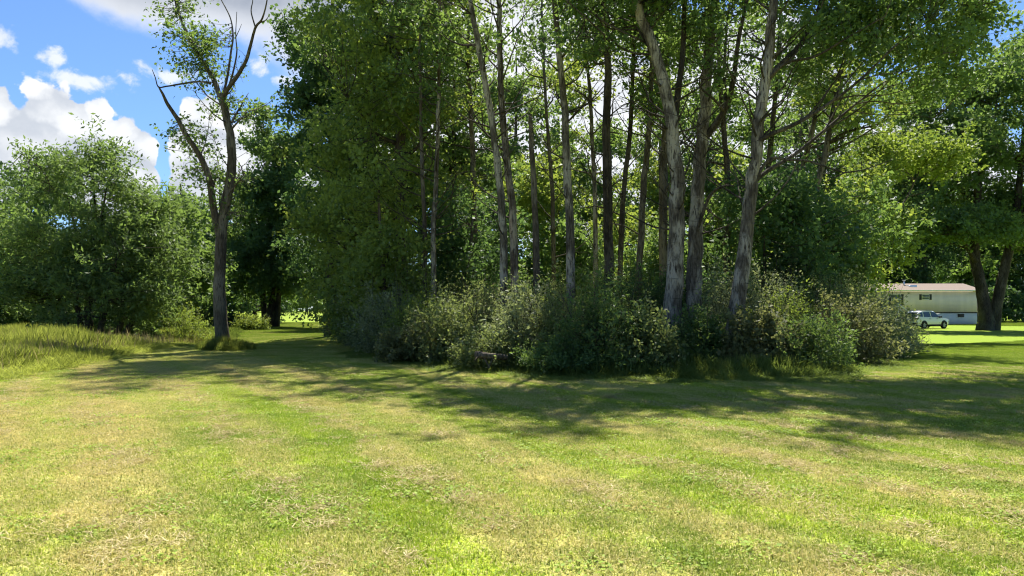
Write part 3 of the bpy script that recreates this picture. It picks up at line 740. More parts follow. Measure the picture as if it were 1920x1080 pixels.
# --- young trees under and behind the tall trunks
def understory():
    sp = [
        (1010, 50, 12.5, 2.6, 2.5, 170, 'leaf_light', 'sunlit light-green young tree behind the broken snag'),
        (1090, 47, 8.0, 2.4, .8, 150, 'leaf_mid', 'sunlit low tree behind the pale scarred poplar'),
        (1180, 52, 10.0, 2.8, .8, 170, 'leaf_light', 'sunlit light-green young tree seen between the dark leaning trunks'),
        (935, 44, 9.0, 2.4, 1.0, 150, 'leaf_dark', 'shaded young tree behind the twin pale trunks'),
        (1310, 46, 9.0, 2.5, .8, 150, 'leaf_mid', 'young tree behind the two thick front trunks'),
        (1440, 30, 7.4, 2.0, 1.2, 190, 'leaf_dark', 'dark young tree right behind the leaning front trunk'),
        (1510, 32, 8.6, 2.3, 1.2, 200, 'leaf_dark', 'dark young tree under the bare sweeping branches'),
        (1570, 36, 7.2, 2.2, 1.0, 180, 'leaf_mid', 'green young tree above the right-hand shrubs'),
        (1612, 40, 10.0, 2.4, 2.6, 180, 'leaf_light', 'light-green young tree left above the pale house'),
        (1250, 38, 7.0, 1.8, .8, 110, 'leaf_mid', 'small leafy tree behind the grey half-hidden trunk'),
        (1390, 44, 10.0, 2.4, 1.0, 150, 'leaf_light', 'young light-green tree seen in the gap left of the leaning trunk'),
    ]
    for i, (px, Y, H, r, z0, m, lf, lb) in enumerate(sp):
        p = upright(px, Y, H, (.4 * math.cos(i * 1.7), .2)); b = p[0]
        make_tree('young_tree', lb, 'tree', 'young trees among the grove', p, .06 + H * .006, .02, col_crown(p, b[2] + z0, b[2] + H, r, m), lf, 'bark_grey', 160 + i,
                  leaf_size=.15 if Y < 42 else .19, per=44, shoot=.8, spread=.12, nbranch=7, split_branches=False, upbias=.8)
    b = G(1625, 42)
    p = np.array([b, b + [.5, 0, 3.5], b + [1.6, .2, 6.5], b + [3.0, .4, 9.2]])
    make_tree('young_tree', 'bright yellow-green boughs reaching right above the house roof', 'tree', 'young trees among the grove', p, .16, .03,
              [(W(1700, 285, 42), (2.6, 2.2, 1.0), 90), (W(1760, 300, 42), (1.6, 1.6, .7), 45), (W(1650, 310, 42), (1.8, 1.8, 1.2), 50)], 'leaf_yellow', 'bark_grey', 199, leaf_size=.15, per=44, shoot=.8, spread=.1, nbranch=8, split_branches=False, upbias=.9)
understory()

# --- tall trees behind the grove and behind the house
def background():
    sp = [(700, 78, 22, 4.5, 'leaf_mid'), (790, 72, 23, 4.6, 'leaf_mid'), (880, 76, 22, 4.4, 'leaf_light'), (965, 70, 23, 4.4, 'leaf_mid'), (1050, 80, 24, 4.6, 'leaf_light'), (1140, 74, 20, 4.4, 'leaf_mid'),
          (1230, 82, 23, 4.6, 'leaf_light'), (1330, 74, 23, 4.6, 'leaf_mid'), (1420, 80, 23, 4.8, 'leaf_mid'), (1500, 72, 22, 4.6, 'leaf_dark'), (1580, 78, 24, 4.8, 'leaf_mid')]
    names = ['leftmost', 'second from the left', 'third from the left', 'fourth from the left', 'fifth from the left', 'sixth from the left', 'sixth from the right', 'fifth from the right',
             'fourth from the right', 'third from the right', 'second from the right']
    names[6] = 'seventh from the left'; names[10] = 'rightmost'; names[9] = 'second from the right'; names[8] = 'third from the right'; names[7] = 'fourth from the right'
    proto = {}
    for i, (px, Y, H, r, lf) in enumerate(sp):
        lb = names[i] + ' of the tall leafy trees standing behind the grove trunks'
        H *= 1.16
        if lf in proto:
            o, H0 = proto[lf]; copy_tree(o, lb, BGT, G(px, Y), i * 1.9, (H / H0 * (1 + .1 * math.sin(i)),) * 2 + (H / H0,)); continue
        p = upright(px, Y, H, (.6 * math.sin(i), .3)); b = p[0]
        proto[lf] = (make_tree('forest_tree', lb, 'tree', BGT, p, .30, .05,
                  col_crown(p, b[2] + 1.5, b[2] + H, r, 330), lf, 'bark_grey', 200 + i, leaf_size=.24, per=48, shoot=1.2, spread=.18, nbranch=8, split_branches=False), H)
    hs = [(1500, 118), (1585, 112), (1660, 116), (1735, 110), (1800, 117), (1868, 111), (1935, 108), (1620, 138), (1770, 136), (1900, 134), (2010, 118)]
    hn = ['leftmost of the dark trees behind the pale house', 'dark tree behind the left end of the pale house', 'dark tree behind the house between its door and window', 'dark tree behind the middle of the pale house roof',
          'dark tree behind the right part of the house roof', 'dark tree seen through the fork of the big twin-trunk tree', 'dark tree right behind the big twin-trunk tree', 'back-row tree above the left end of the house',
          'back-row tree above the right end of the house', 'back-row tree above the big fork at right', 'dark tree cut by the right edge of the picture']
    proto = []
    for i, (px, Y) in enumerate(hs):
        H = 20 + 3 * math.sin(i * 2.3)
        if i >= 3:
            o, H0 = proto[(i * 2) % 3]; copy_tree(o, hn[i], 'trees behind the house', G(px, Y), i * 2.2, (1 + .1 * math.sin(i * 3), 1 + .1 * math.cos(i), H / H0)); continue
        p = upright(px, Y, H); b = p[0]
        proto.append((make_tree('forest_tree', hn[i], 'tree', 'trees behind the house', p, .30, .05, col_crown(p, b[2] + .6, b[2] + H, 4.9, 300), ['leaf_dark', 'leaf_mid', 'leaf_dark'][i % 3], 'bark_dark', 230 + i,
                  leaf_size=.30, per=44, shoot=1.4, spread=.22, nbranch=6, split_branches=False, twig_r=0), H))
    # big twin-trunk tree on the right-hand lawn
    Y = 62.0
    def q(pts, y0, y1): return np.array([W(x, y, y0 + (y1 - y0) * i / (len(pts) - 1)) for i, (x, y) in enumerate(pts)])
    a = pxpath([(1848, 620), (1846, 580), (1838, 530), (1829, 480), (1828, 430), (1832, 370), (1838, 300), (1842, 230), (1838, 160)], Y, 1.0)
    b2 = pxpath([(1864, 620), (1868, 580), (1880, 520), (1893, 465), (1904, 410), (1912, 340), (1918, 270), (1926, 200)], Y + .4, -1.5)
    stems = [(b2, .50, .10)]
    limbs = [(q([(1829, 490), (1812, 462), (1795, 440), (1770, 420)], Y, Y - 2.5), .22, .05), (q([(1832, 400), (1800, 350), (1760, 310), (1720, 290)], Y + .4, Y + 3), .25, .05), (q([(1838, 330), (1856, 290), (1862, 240), (1870, 180)], Y + .5, Y - 1), .22, .05),
             (q([(1904, 420), (1930, 380), (1960, 330)], Y - .6, Y - 3), .25, .05)]
    bb = a[0]
    cr = [(W(1850, 250, Y), (7.6, 8.6, 7.6), 600), (W(1740, 330, Y - 1), (4.6, 4.6, 4.6), 240), (W(1690, 430, Y), (3.4, 3.4, 2.0), 90), (W(1790, 425, Y - 3.0), (3.6, 3.0, 1.8), 90), (W(1960, 400, Y), (5.0, 5.0, 5.4), 200), (W(1880, 380, Y + 1), (3.8, 4, 2.4), 80),
          (W(1760, 200, Y + 2), (4.2, 4.0, 3.4), 150), (W(1900, 120, Y), (3.8, 3.6, 2.2), 110)]
    make_tree('maple_tree', 'massive twin-trunk tree on the lawn at right beside the house', 'tree', None, a, .50, .10, cr, 'leaf_mid', 'bark_dark', 260, leaf_size=.20, per=54, shoot=1.1, spread=.16, nbranch=16, bmin=2.2,
              extra_stems=stems, limbs=limbs, sides=16, flare=1.5)
background()

# --- woodland too far or too tangled to tell apart
def leaf_mass(name, label, xs, y0, y1, h0, h1, m, leaf, seed, size, per, shoot):
    rng = np.random.default_rng(seed)
    X = rng.uniform(xs[0], xs[1], m); Y = rng.uniform(y0, y1, m)
    k = X * .9 / h1 * 2; prof = h0 + (h1 - h0) * (.5 + .28 * np.sin(k) + .22 * np.sin(k * 2.37 + 1.3 + Y * .1))
    C = np.column_stack([X, Y, gz(X, Y) + prof * rng.uniform(0.02, 1, m) ** .8])
    v, f = spread_leaves(C, rng, per, size, shoot, shoot * .16, .6, .62)
    tag(mesh_obj(name, v, f, M[leaf], None), label, 'woodland', kind='stuff')
leaf_mass('woodland_undergrowth', 'tangled green undergrowth filling the wood behind the grove trunks', (-14, 24), 58, 90, 2.5, 7.5, 1700, 'leaf_mid', 501, .27, 34, 1.2)
leaf_mass('far_woodland', 'distant belt of woodland along the horizon', (-170, 150), 224, 246, 8, 17, 2000, 'leaf_willow', 502, .86, 30, 2.8)
leaf_mass('house_undergrowth', 'dark undergrowth at the foot of the trees behind the house', (40, 110), 100, 118, 2.5, 6, 900, 'leaf_dark', 503, .38, 34, 1.4)
leaf_mass('left_undergrowth', 'dark undergrowth under the trees beyond the meadow at left', (-62, -27), 56, 74, 1.6, 5.0, 1000, 'leaf_dark', 504, .25, 34, 1.1)

# ------------------------------------------------------------------ shrubs
def make_shrub(label, group, px, top, Y, wpx, leaf, seed, leaf_size=.058, shoots=190, per=34, spiky=.5, depth=None, name='shrub', base_lift=0.12):
    rng = np.random.default_rng(seed)
    b = G(px, Y); s = FPX / Y
    h = (CAM_H - (top - HOR) / s - b[2]) * 1.18; r = wpx / s / 2; ry = depth or r * .95
    root = empty(name, b); tag(root, label, 'shrub', group)
    g = Geo(); ends = []
    for k in range(11):
        a = rng.uniform(0, 6.28); rad = rng.uniform(.25, .8)
        e = b + [math.cos(a) * r * rad, math.sin(a) * ry * rad, h * rng.uniform(.55, .9) * (1 - .3 * rad)]
        m_ = b + (e - b) * [.35, .35, .55] + rng.normal(size=3) * .05
        s0 = b + [math.cos(a) * r * .15, math.sin(a) * ry * .15, -.05]
        g.add(*tube(resample([s0, m_, e], 7), np.linspace(.022, .006, 7), 4)); ends.append(e)
    # shoots spring from a lumpy dome and point outwards and up
    d = unit(rng.normal(size=(shoots, 3))); d[:, 2] = np.abs(d[:, 2]) * 1.0
    lumps = unit(rng.normal(size=(7, 3)) * [1, 1, .6] + [0, 0, .35]); near = np.max(d @ lumps.T, 1)
    rad = (rng.uniform(0, 1, shoots) ** .42) * (.58 + .46 * np.clip(near, 0, 1) ** 2.5)
    C = b + d * rad[:, None] * [r, ry, h * .86] + [0, 0, h * base_lift * .5]
    C[:, 2] = np.maximum(C[:, 2], b[2] + .12 + .25 * rng.uniform(0, 1, shoots) * (rad < .9))
    out = unit(d * [1, 1, .8] + rng.normal(size=(shoots, 3)) * .55 + [0, 0, .55])
    L = h * rng.uniform(.10, .30, (shoots, 1)) * (1 + spiky * (rng.uniform(0, 1, (shoots, 1)) > .86) * rng.uniform(.6, 2.4, (shoots, 1)))
    leaf_size = leaf_size * (.8, 1.0, 1.25, .9, 1.1)[seed % 5]; asp = (.36, .5, .7, .45)[seed % 4]
    E = C + out * L; S = C - out * L * .6
    for k in range(shoots):
        if k % 2 == 0: g.add(*tube(np.array([S[k], C[k], E[k]]), np.array([.007, .006, .003]), 3))
    for k in range(7):
        a = rng.uniform(0, 6.28); s0 = b + [math.cos(a) * r * .5, math.sin(a) * ry * .5, h * .45]; e = b + [math.cos(a) * r * rng.uniform(.4, 1.1), math.sin(a) * ry * rng.uniform(.4, 1.0), h * rng.uniform(.8, 1.18)]
        g.add(*tube(resample([s0, (s0 + e) / 2 + rng.normal(size=3) * .1, e], 5), np.linspace(.012, .004, 5), 3))
    tag(g.obj('stems', M['bark_dark'], root, False, b), kind='stuff')
    v, f = sprays(S, E, per, .045 + .012 * h, rng, leaf_size, .6, asp)
    mesh_obj('foliage', v, f, M[leaf], root, False, b)
    return root

def build_shrubs():
    TH = 'shrubs of the thicket under the grove'
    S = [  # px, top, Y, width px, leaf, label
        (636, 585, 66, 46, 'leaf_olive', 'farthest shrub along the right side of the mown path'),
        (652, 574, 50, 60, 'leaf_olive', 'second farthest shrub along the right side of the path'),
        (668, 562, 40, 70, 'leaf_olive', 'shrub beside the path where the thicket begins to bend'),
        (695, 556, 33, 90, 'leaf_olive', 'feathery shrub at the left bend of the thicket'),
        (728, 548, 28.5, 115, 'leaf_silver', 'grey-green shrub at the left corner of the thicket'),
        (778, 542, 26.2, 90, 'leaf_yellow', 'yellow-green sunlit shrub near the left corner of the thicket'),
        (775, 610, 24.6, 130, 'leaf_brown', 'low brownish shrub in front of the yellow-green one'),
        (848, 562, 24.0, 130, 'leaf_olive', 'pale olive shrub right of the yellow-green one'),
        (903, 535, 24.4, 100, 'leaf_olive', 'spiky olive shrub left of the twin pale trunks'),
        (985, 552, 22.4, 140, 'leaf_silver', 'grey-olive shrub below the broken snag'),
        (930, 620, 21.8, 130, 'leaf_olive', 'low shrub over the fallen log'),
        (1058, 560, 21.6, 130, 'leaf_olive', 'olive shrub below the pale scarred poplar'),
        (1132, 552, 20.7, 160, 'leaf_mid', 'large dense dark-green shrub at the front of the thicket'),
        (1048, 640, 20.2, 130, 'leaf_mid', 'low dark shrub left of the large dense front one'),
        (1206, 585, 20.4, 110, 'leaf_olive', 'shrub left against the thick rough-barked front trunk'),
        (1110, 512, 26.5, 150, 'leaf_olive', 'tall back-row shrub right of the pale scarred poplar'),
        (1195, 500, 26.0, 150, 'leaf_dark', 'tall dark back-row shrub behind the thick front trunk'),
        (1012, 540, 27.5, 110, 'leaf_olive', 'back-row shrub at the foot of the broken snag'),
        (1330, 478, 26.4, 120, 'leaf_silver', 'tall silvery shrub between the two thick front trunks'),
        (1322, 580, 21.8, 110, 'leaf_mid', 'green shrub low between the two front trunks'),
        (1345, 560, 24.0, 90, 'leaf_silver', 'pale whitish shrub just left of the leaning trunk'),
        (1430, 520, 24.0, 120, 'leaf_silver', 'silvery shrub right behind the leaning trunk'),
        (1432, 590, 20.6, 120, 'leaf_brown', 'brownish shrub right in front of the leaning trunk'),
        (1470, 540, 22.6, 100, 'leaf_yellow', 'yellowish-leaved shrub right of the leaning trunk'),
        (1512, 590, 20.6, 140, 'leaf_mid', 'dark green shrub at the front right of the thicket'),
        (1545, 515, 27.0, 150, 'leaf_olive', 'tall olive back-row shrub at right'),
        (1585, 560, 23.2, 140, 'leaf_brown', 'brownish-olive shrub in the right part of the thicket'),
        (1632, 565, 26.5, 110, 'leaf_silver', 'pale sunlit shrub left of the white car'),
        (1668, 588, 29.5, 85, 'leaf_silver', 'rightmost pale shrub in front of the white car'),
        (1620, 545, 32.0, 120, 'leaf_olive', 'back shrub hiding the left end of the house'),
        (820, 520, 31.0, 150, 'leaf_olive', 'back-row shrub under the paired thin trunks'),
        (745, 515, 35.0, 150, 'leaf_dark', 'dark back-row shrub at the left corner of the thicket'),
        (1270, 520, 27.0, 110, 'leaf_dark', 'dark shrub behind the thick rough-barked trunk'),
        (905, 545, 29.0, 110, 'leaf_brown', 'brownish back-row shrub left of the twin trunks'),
    ]
    for i, (px, top, Y, w, lf, lb) in enumerate(S):
        k = (w / FPX * Y) * 1.0
        make_shrub(lb, TH, px, top, Y, w * 1.28, lf, 300 + i, leaf_size=.088 + .0016 * max(0, Y - 20), shoots=int(180 + 70 * k), per=32)
    LF = 'shrubs on the left beyond the path'
    for i, (px, top, Y, w, lf, lb) in enumerate(((352, 578, 46, 95, 'leaf_yellow', 'sunlit rounded shrub left of the lone half-dead trunk'), (310, 560, 50, 90, 'leaf_light', 'leafy shrub beside the bushy tree at the meadow end'),
                                               (262, 600, 45, 80, 'leaf_mid', 'low weedy shrub at the right foot of the bushy tree'), (30, 578, 78, 90, 'leaf_willow', 'rounded hedge shrub at the far left behind the meadow'), (95, 585, 74, 80, 'leaf_dark', 'dark hedge shrub at far left beside the bushy tree'),
                                               (470, 590, 62, 70, 'leaf_light', 'low sunlit shrub right of the lone trunk beside the path'), (440, 585, 66, 80, 'leaf_dark', 'dark shrub right behind the lone trunk'))):
        make_shrub(lb, LF, px, top, Y, w, lf, 360 + i, leaf_size=.10 + .001 * Y, shoots=150, per=30, spiky=.3)
build_shrubs()

# ------------------------------------------------------------------ grass
def patch(name, mat, seed, nb, half, h, w, lie=.3, bend=.5, segs=1):
    rng = np.random.default_rng(seed)
    p = np.zeros((nb, 3)); p[:, :2] = rng.uniform(-half, half, (nb, 2))
    a = rng.uniform(0, 6.283, nb); hh = h * rng.uniform(.45, 1.15, nb)
    flatb = rng.uniform(0, 1, nb) < lie
    lean = np.where(flatb, rng.uniform(.9, 1.5, nb), rng.uniform(.05, bend, nb))
    d = np.stack([np.cos(a), np.sin(a)], -1)
    tip = p.copy(); tip[:, :2] += d * (hh * np.sin(lean))[:, None]; tip[:, 2] += hh * np.cos(lean) + np.where(flatb, h * .25 * rng.uniform(.3, 1, nb), 0)
    p[:, 2] += np.where(flatb, h * .3 * rng.uniform(0, 1.2, nb), -.005)
    side = np.stack([-d[:, 1], d[:, 0], np.zeros(nb)], -1) * (w * rng.uniform(.6, 1.3, nb))[:, None] * .5
    mid = p * .45 + tip * .55; mid[:, 2] += hh * .09
    v = np.stack([p - side, p + side, mid + side * .85, tip, mid - side * .85], 1).reshape(-1, 3)
    f = np.arange(nb * 5).reshape(-1, 5)
    me = bpy.data.meshes.new(name)
    me.vertices.add(len(v)); me.vertices.foreach_set('co', v.astype(np.float32).ravel())
    me.loops.add(nb * 5); me.loops.foreach_set('vertex_index', f.astype(np.int32).ravel())
    me.polygons.add(nb); me.polygons.foreach_set('loop_start', np.arange(0, nb * 5, 5, dtype=np.int32))
    me.update(calc_edges=True); me.materials.append(mat)
    return bpy.data.objects.new(name, me)

def scatter(name, label, cat, pts, rot, scl, patches, coll_name):
    """grass as one object: the patches set out on points by geometry nodes"""
    coll = bpy.data.collections.new(coll_name)
    for o in patches: coll.objects.link(o)
    me = bpy.data.meshes.new(name); me.from_pydata([tuple(p) for p in pts], [], [])
    at = me.attributes.new('rot', 'FLOAT_VECTOR', 'POINT'); at.data.foreach_set('vector', np.stack([rot * 0, rot * 0, rot], -1).astype(np.float32).ravel())
    at = me.attributes.new('scl', 'FLOAT_VECTOR', 'POINT'); at.data.foreach_set('vector', scl.astype(np.float32).ravel())
    o = link(bpy.data.objects.new(name, me)); tag(o, label, cat, kind='stuff')
    ng = bpy.data.node_groups.new(name, 'GeometryNodeTree')
    ng.interface.new_socket('Geometry', in_out='INPUT', socket_type='NodeSocketGeometry'); ng.interface.new_socket('Geometry', in_out='OUTPUT', socket_type='NodeSocketGeometry')
    N = ng.nodes; gi = N.new('NodeGroupInput'); go = N.new('NodeGroupOutput'); iop = N.new('GeometryNodeInstanceOnPoints')
    ci = N.new('GeometryNodeCollectionInfo'); ci.inputs['Collection'].default_value = coll; ci.inputs['Separate Children'].default_value = True; ci.inputs['Reset Children'].default_value = True
    def attr(nm):
        a = N.new('GeometryNodeInputNamedAttribute'); a.data_type = 'FLOAT_VECTOR'; a.inputs['Name'].default_value = nm; return a.outputs['Attribute']
    L = ng.links.new
    L(gi.outputs[0], iop.inputs['Points']); L(ci.outputs[0], iop.inputs['Instance']); iop.inputs['Pick Instance'].default_value = True
    rv = N.new('FunctionNodeRandomValue'); rv.data_type = 'INT'; rv.inputs['Min'].default_value = 0; rv.inputs['Max'].default_value = len(patches) - 1
    for s_ in rv.inputs:
        if s_.name == 'Min' and s_.type == 'INT': s_.default_value = 0
        if s_.name == 'Max' and s_.type == 'INT': s_.default_value = len(patches) - 1
    ro = [s_ for s_ in rv.outputs if s_.type == 'INT'][0]
    L(ro, iop.inputs['Instance Index']); L(attr('rot'), iop.inputs['Rotation']); L(attr('scl'), iop.inputs['Scale'])
    L(iop.outputs[0], go.inputs[0])
    md = o.modifiers.new('grass', 'NODES'); md.node_group = ng
    return o

def build_grass():
    rng = np.random.default_rng(5)
    def grid(x0, x1, y0, y1, st):
        X, Y = np.meshgrid(np.arange(x0, x1, st), np.arange(y0, y1, st)); P = np.stack([X.ravel(), Y.ravel()], -1)
        return P + rng.uniform(-.2, .2, P.shape) * st
    def put(P, dz=0.0): return np.column_stack([P, gz(P[:, 0], P[:, 1]) + dz])
    # mown lawn
    P = grid(-62, 78, 2.6, 100, .7)
    P = P[np.abs(P[:, 0]) < P[:, 1] * .78 + 2.0]
    keep = ~(in_poly(P, GROVE_POLY) & (edge_dist(P, GROVE_EDGE) > .8)) & ~(in_poly(P, MEADOW) & (edge_dist(P, MEADOW[1:-1]) > .8))
    P = P[keep]
    pats = [patch('lawn_patch', M['blades'], 400 + k, 4300, .5, .038, .0068, lie=.5, bend=1.0) for k in range(4)]
    sc = 1 + .25 * rng.uniform(-1, 1, len(P))
    far = 1 + 0.6 * sstep(12, 50, P[:, 1])
    scatter('lawn_grass', 'short mown lawn grass with dry clippings around the grove', 'grass', put(P), rng.uniform(0, 6.28, len(P)), np.column_stack([sc * .0 + 1.05, sc * .0 + 1.05, sc * far]), pats, 'lawn_patches')
    # heaps of dry clippings along the mower's swaths
    M['clippings'] = leaf_mat('dry_clippings', (0.40, 0.33, 0.16), (0.74, 0.64, 0.36), (0.5, 0.42, 0.2), 0.25, .8, .1, 3.0)
    Q = np.column_stack([rng.uniform(-16, 16, 30000), 3.0 + 19 * rng.uniform(0, 1, 30000) ** 1.4])
    u = Q[:, 0] * .86 + Q[:, 1] * .5 + np.maximum(Q[:, 0] + 3, 0) * np.minimum(Q[:, 1], 14) * .03
    w_ = .5 + .5 * np.sin(u * 2 * math.pi / 1.55 + .6) ; blot = .5 + .5 * np.sin(Q[:, 0] * .9 + 2 * np.sin(Q[:, 1] * .5)) * np.sin(Q[:, 1] * .8 + 1.3 * np.sin(Q[:, 0] * .7))
    Q = Q[(rng.uniform(0, 1, len(Q)) < w_ ** 2 * blot ** 1.5 * .42) & (np.abs(Q[:, 0]) < Q[:, 1] * .78 + 1)]
    Q = Q[~in_poly(Q, GROVE_POLY) & ~in_poly(Q, MEADOW)]
    pats = [patch('clipping_patch', M['clippings'], 450 + k, 46, .10 + .03 * k, .07, .0055, lie=.92, bend=1.2) for k in range(4)]
    sc = rng.uniform(.6, 1.5, len(Q)); scatter('grass_clippings', 'pale dry grass clippings strewn in rows across the mown lawn', 'grass clippings', put(Q, .012), rng.uniform(0, 6.28, len(Q)), np.column_stack([sc, sc, np.full(len(Q), .8)]), pats, 'clipping_patches')
    # clover and broad-leaved weeds
    M['clover'] = leaf_mat('clover_leaves', (0.20, 0.31, 0.035), (0.36, 0.47, 0.05), (0.40, 0.52, 0.05), 0.35, .6, .2, 1.5)
    def weed(name, seed, nl, rad, size):
        r_ = np.random.default_rng(seed); p = np.zeros((nl, 3)); p[:, :2] = r_.normal(size=(nl, 2)) * rad * .5; p[:, 2] = r_.uniform(.018, .045, nl)
        v, f = leaf_geo(p, r_, size, 2.2, .75)
        o = mesh_obj(name, v, f, M['clover']); COL.objects.unlink(o); return o
    Q = np.column_stack([rng.uniform(-16, 16, 26000), 3.0 + 17 * rng.uniform(0, 1, 26000) ** 1.4])
    blot = .5 + .5 * np.sin(Q[:, 0] * .8 + 1.2 + 1.7 * np.sin(Q[:, 1] * .6 + .4)) * np.sin(Q[:, 1] * .9 + 1.5 * np.sin(Q[:, 0] * .6))
    Q = Q[(rng.uniform(0, 1, len(Q)) < .04 + .34 * blot ** 4) & (np.abs(Q[:, 0]) < Q[:, 1] * .78 + 1)]
    Q = Q[~in_poly(Q, GROVE_POLY) & ~in_poly(Q, MEADOW)]
    pats = [weed('weed_patch', 460 + k, 40 + 10 * k, .16, .013 + .004 * k) for k in range(4)]
    sc = rng.uniform(.7, 1.5, len(Q)); scatter('lawn_weeds', 'clover and broad-leaved weeds in greener patches of the lawn', 'weeds', put(Q), rng.uniform(0, 6.28, len(Q)), np.column_stack([sc, sc, np.ones(len(Q))]), pats, 'weed_patches')
    # tall meadow grass on the left
    P = grid(-50, -9, 14, 54, .55)
    P = P[in_poly(P, MEADOW) & (P[:, 0] > -P[:, 1] * .80 - 3)]
    ed = edge_dist(P, MEADOW[1:-1]); hs = .35 + .65 * sstep(0, 2.2, ed)
    hs *= .8 + .35 * np.sin(P[:, 0] * .7 + 1) * np.sin(P[:, 1] * .5)
    hs *= rng.uniform(.7, 1.35, len(P))
    lone = G(420, 32.2); a = rng.uniform(0, 6.28, 46); r = rng.uniform(.2, 1.15, 46)
    LP = np.column_stack([lone[0] + np.cos(a) * r, lone[1] + np.sin(a) * r * .9]); LH = 1.15 - .75 * r + .25 * rng.uniform(-1, 1, 46)
    pats = [patch('meadow_patch', M['meadow'], 420 + k, 420, .42, .62, .010, lie=.06, bend=.55) for k in range(4)]
    scatter('meadow_grass', 'tall unmown meadow grass along the left side', 'grass', put(np.vstack([P, LP])), rng.uniform(0, 6.28, len(P) + 46), np.column_stack([np.concatenate([np.ones(len(P)), np.full(46, .45)])] * 2 + [np.concatenate([hs, LH])]), pats, 'meadow_patches')
    Q = P[(rng.uniform(0, 1, len(P)) < .45) & (ed[:] > .5)]
    pats = [patch('seed_patch', M['seedheads'], 430 + k, 16, .42, .78, .012, lie=0, bend=.35) for k in range(3)]
    q = put(Q); scatter('meadow_seed_stalks', 'brownish seed stalks rising above the meadow grass', 'grass', q, rng.uniform(0, 6.28, len(Q)), np.column_stack([np.ones(len(Q)), np.ones(len(Q)), .7 + .4 * rng.uniform(0, 1, len(Q))]), pats, 'seed_patches')
    # rough fringe at the foot of the thicket, round the lone tree and in the hollow
    P = grid(-16, 22, 16, 60, .42); ed = edge_dist(P, GROVE_EDGE)
    ins = in_poly(P, GROVE_POLY)
    P1 = P[((ins & (ed < 5.5)) | (~ins & (ed < .45 + .4 * np.sin(P[:, 0] * 1.9)))) & (P[:, 0] < 14.5)]
    e1 = edge_dist(P1, GROVE_EDGE)
    i1 = in_poly(P1, GROVE_POLY); h1 = (.22 + .85 * sstep(0, 1.7, e1) * i1) * rng.uniform(.5, 1.3, len(P1))
    lone = G(420, 32.2); a = rng.uniform(0, 6.28, 70); r = rng.uniform(.25, 1.0, 70)
    P2 = np.column_stack([lone[0] + np.cos(a) * r, lone[1] + np.sin(a) * r * .9]); h2 = 1.5 - 1.1 * r + .3 * rng.uniform(-1, 1, 70)
    P3 = grid(-34, -12.5, 40, 60, .6); P3 = P3[(P3[:, 0] < -.355 * P3[:, 1] - 1.2 + .5 * np.sin(P3[:, 1] * 1.3)) & ~in_poly(P3, MEADOW)]; h3 = rng.uniform(.35, 1.0, len(P3))
    P = np.vstack([P1, P2[:30], P3]); hs = np.concatenate([h1, h2[:30], h3])
    pats = [patch('verge_patch', M['verge'], 440 + k, 260, .34, .42, .011, lie=.1, bend=.7) for k in range(4)]
    scatter('rough_grass', 'rough dark-green grass at the foot of the thicket and around the lone trunk', 'grass', put(P), rng.uniform(0, 6.28, len(P)), np.column_stack([np.ones(len(P)), np.ones(len(P)), hs]), pats, 'verge_patches')
build_grass()

# ------------------------------------------------------------------ the house
def box(x0, x1, y0, y1, z0, z1):
    v = np.array([(x, y, z) for z in (z0, z1) for y in (y0, y1) for x in (x0, x1)], float)
    f = np.array([(0, 2, 3, 1), (4, 5, 7, 6), (0, 1, 5, 4), (2, 6, 7, 3), (0, 4, 6, 2), (1, 3, 7, 5)])
    return v, f

def part(name, boxes, mat, parent, bevel=0.0):
    g = Geo()
    for b in boxes: g.add(*box(*b))
    o = g.obj(name, mat, parent, False)
    if bevel:
        m = o.modifiers.new('bevel', 'BEVEL'); m.width = bevel; m.segments = 2
    return o

def siding_mat(name, color, pitch=0.2):
    m, nt, out = new_mat(name)
    tc = nt.nodes.new('ShaderNodeTexCoord'); sp = nt.nodes.new('ShaderNodeSeparateXYZ'); nt.links.new(tc.outputs['Object'], sp.inputs[0])
    saw = (V(nt, sp.outputs[2]) / pitch).m('FRACT')
    st = noise(nt, mapping(nt, tc.outputs['Object'], (1, 1, .15)), 1.6, 5)
    c = mixc(nt, st.smooth(.3, .75), tuple(a * .88 for a in color), color)
    principled(nt, out, c, .55, .35, bump=saw, strength=.7, dist=.03)
    return m

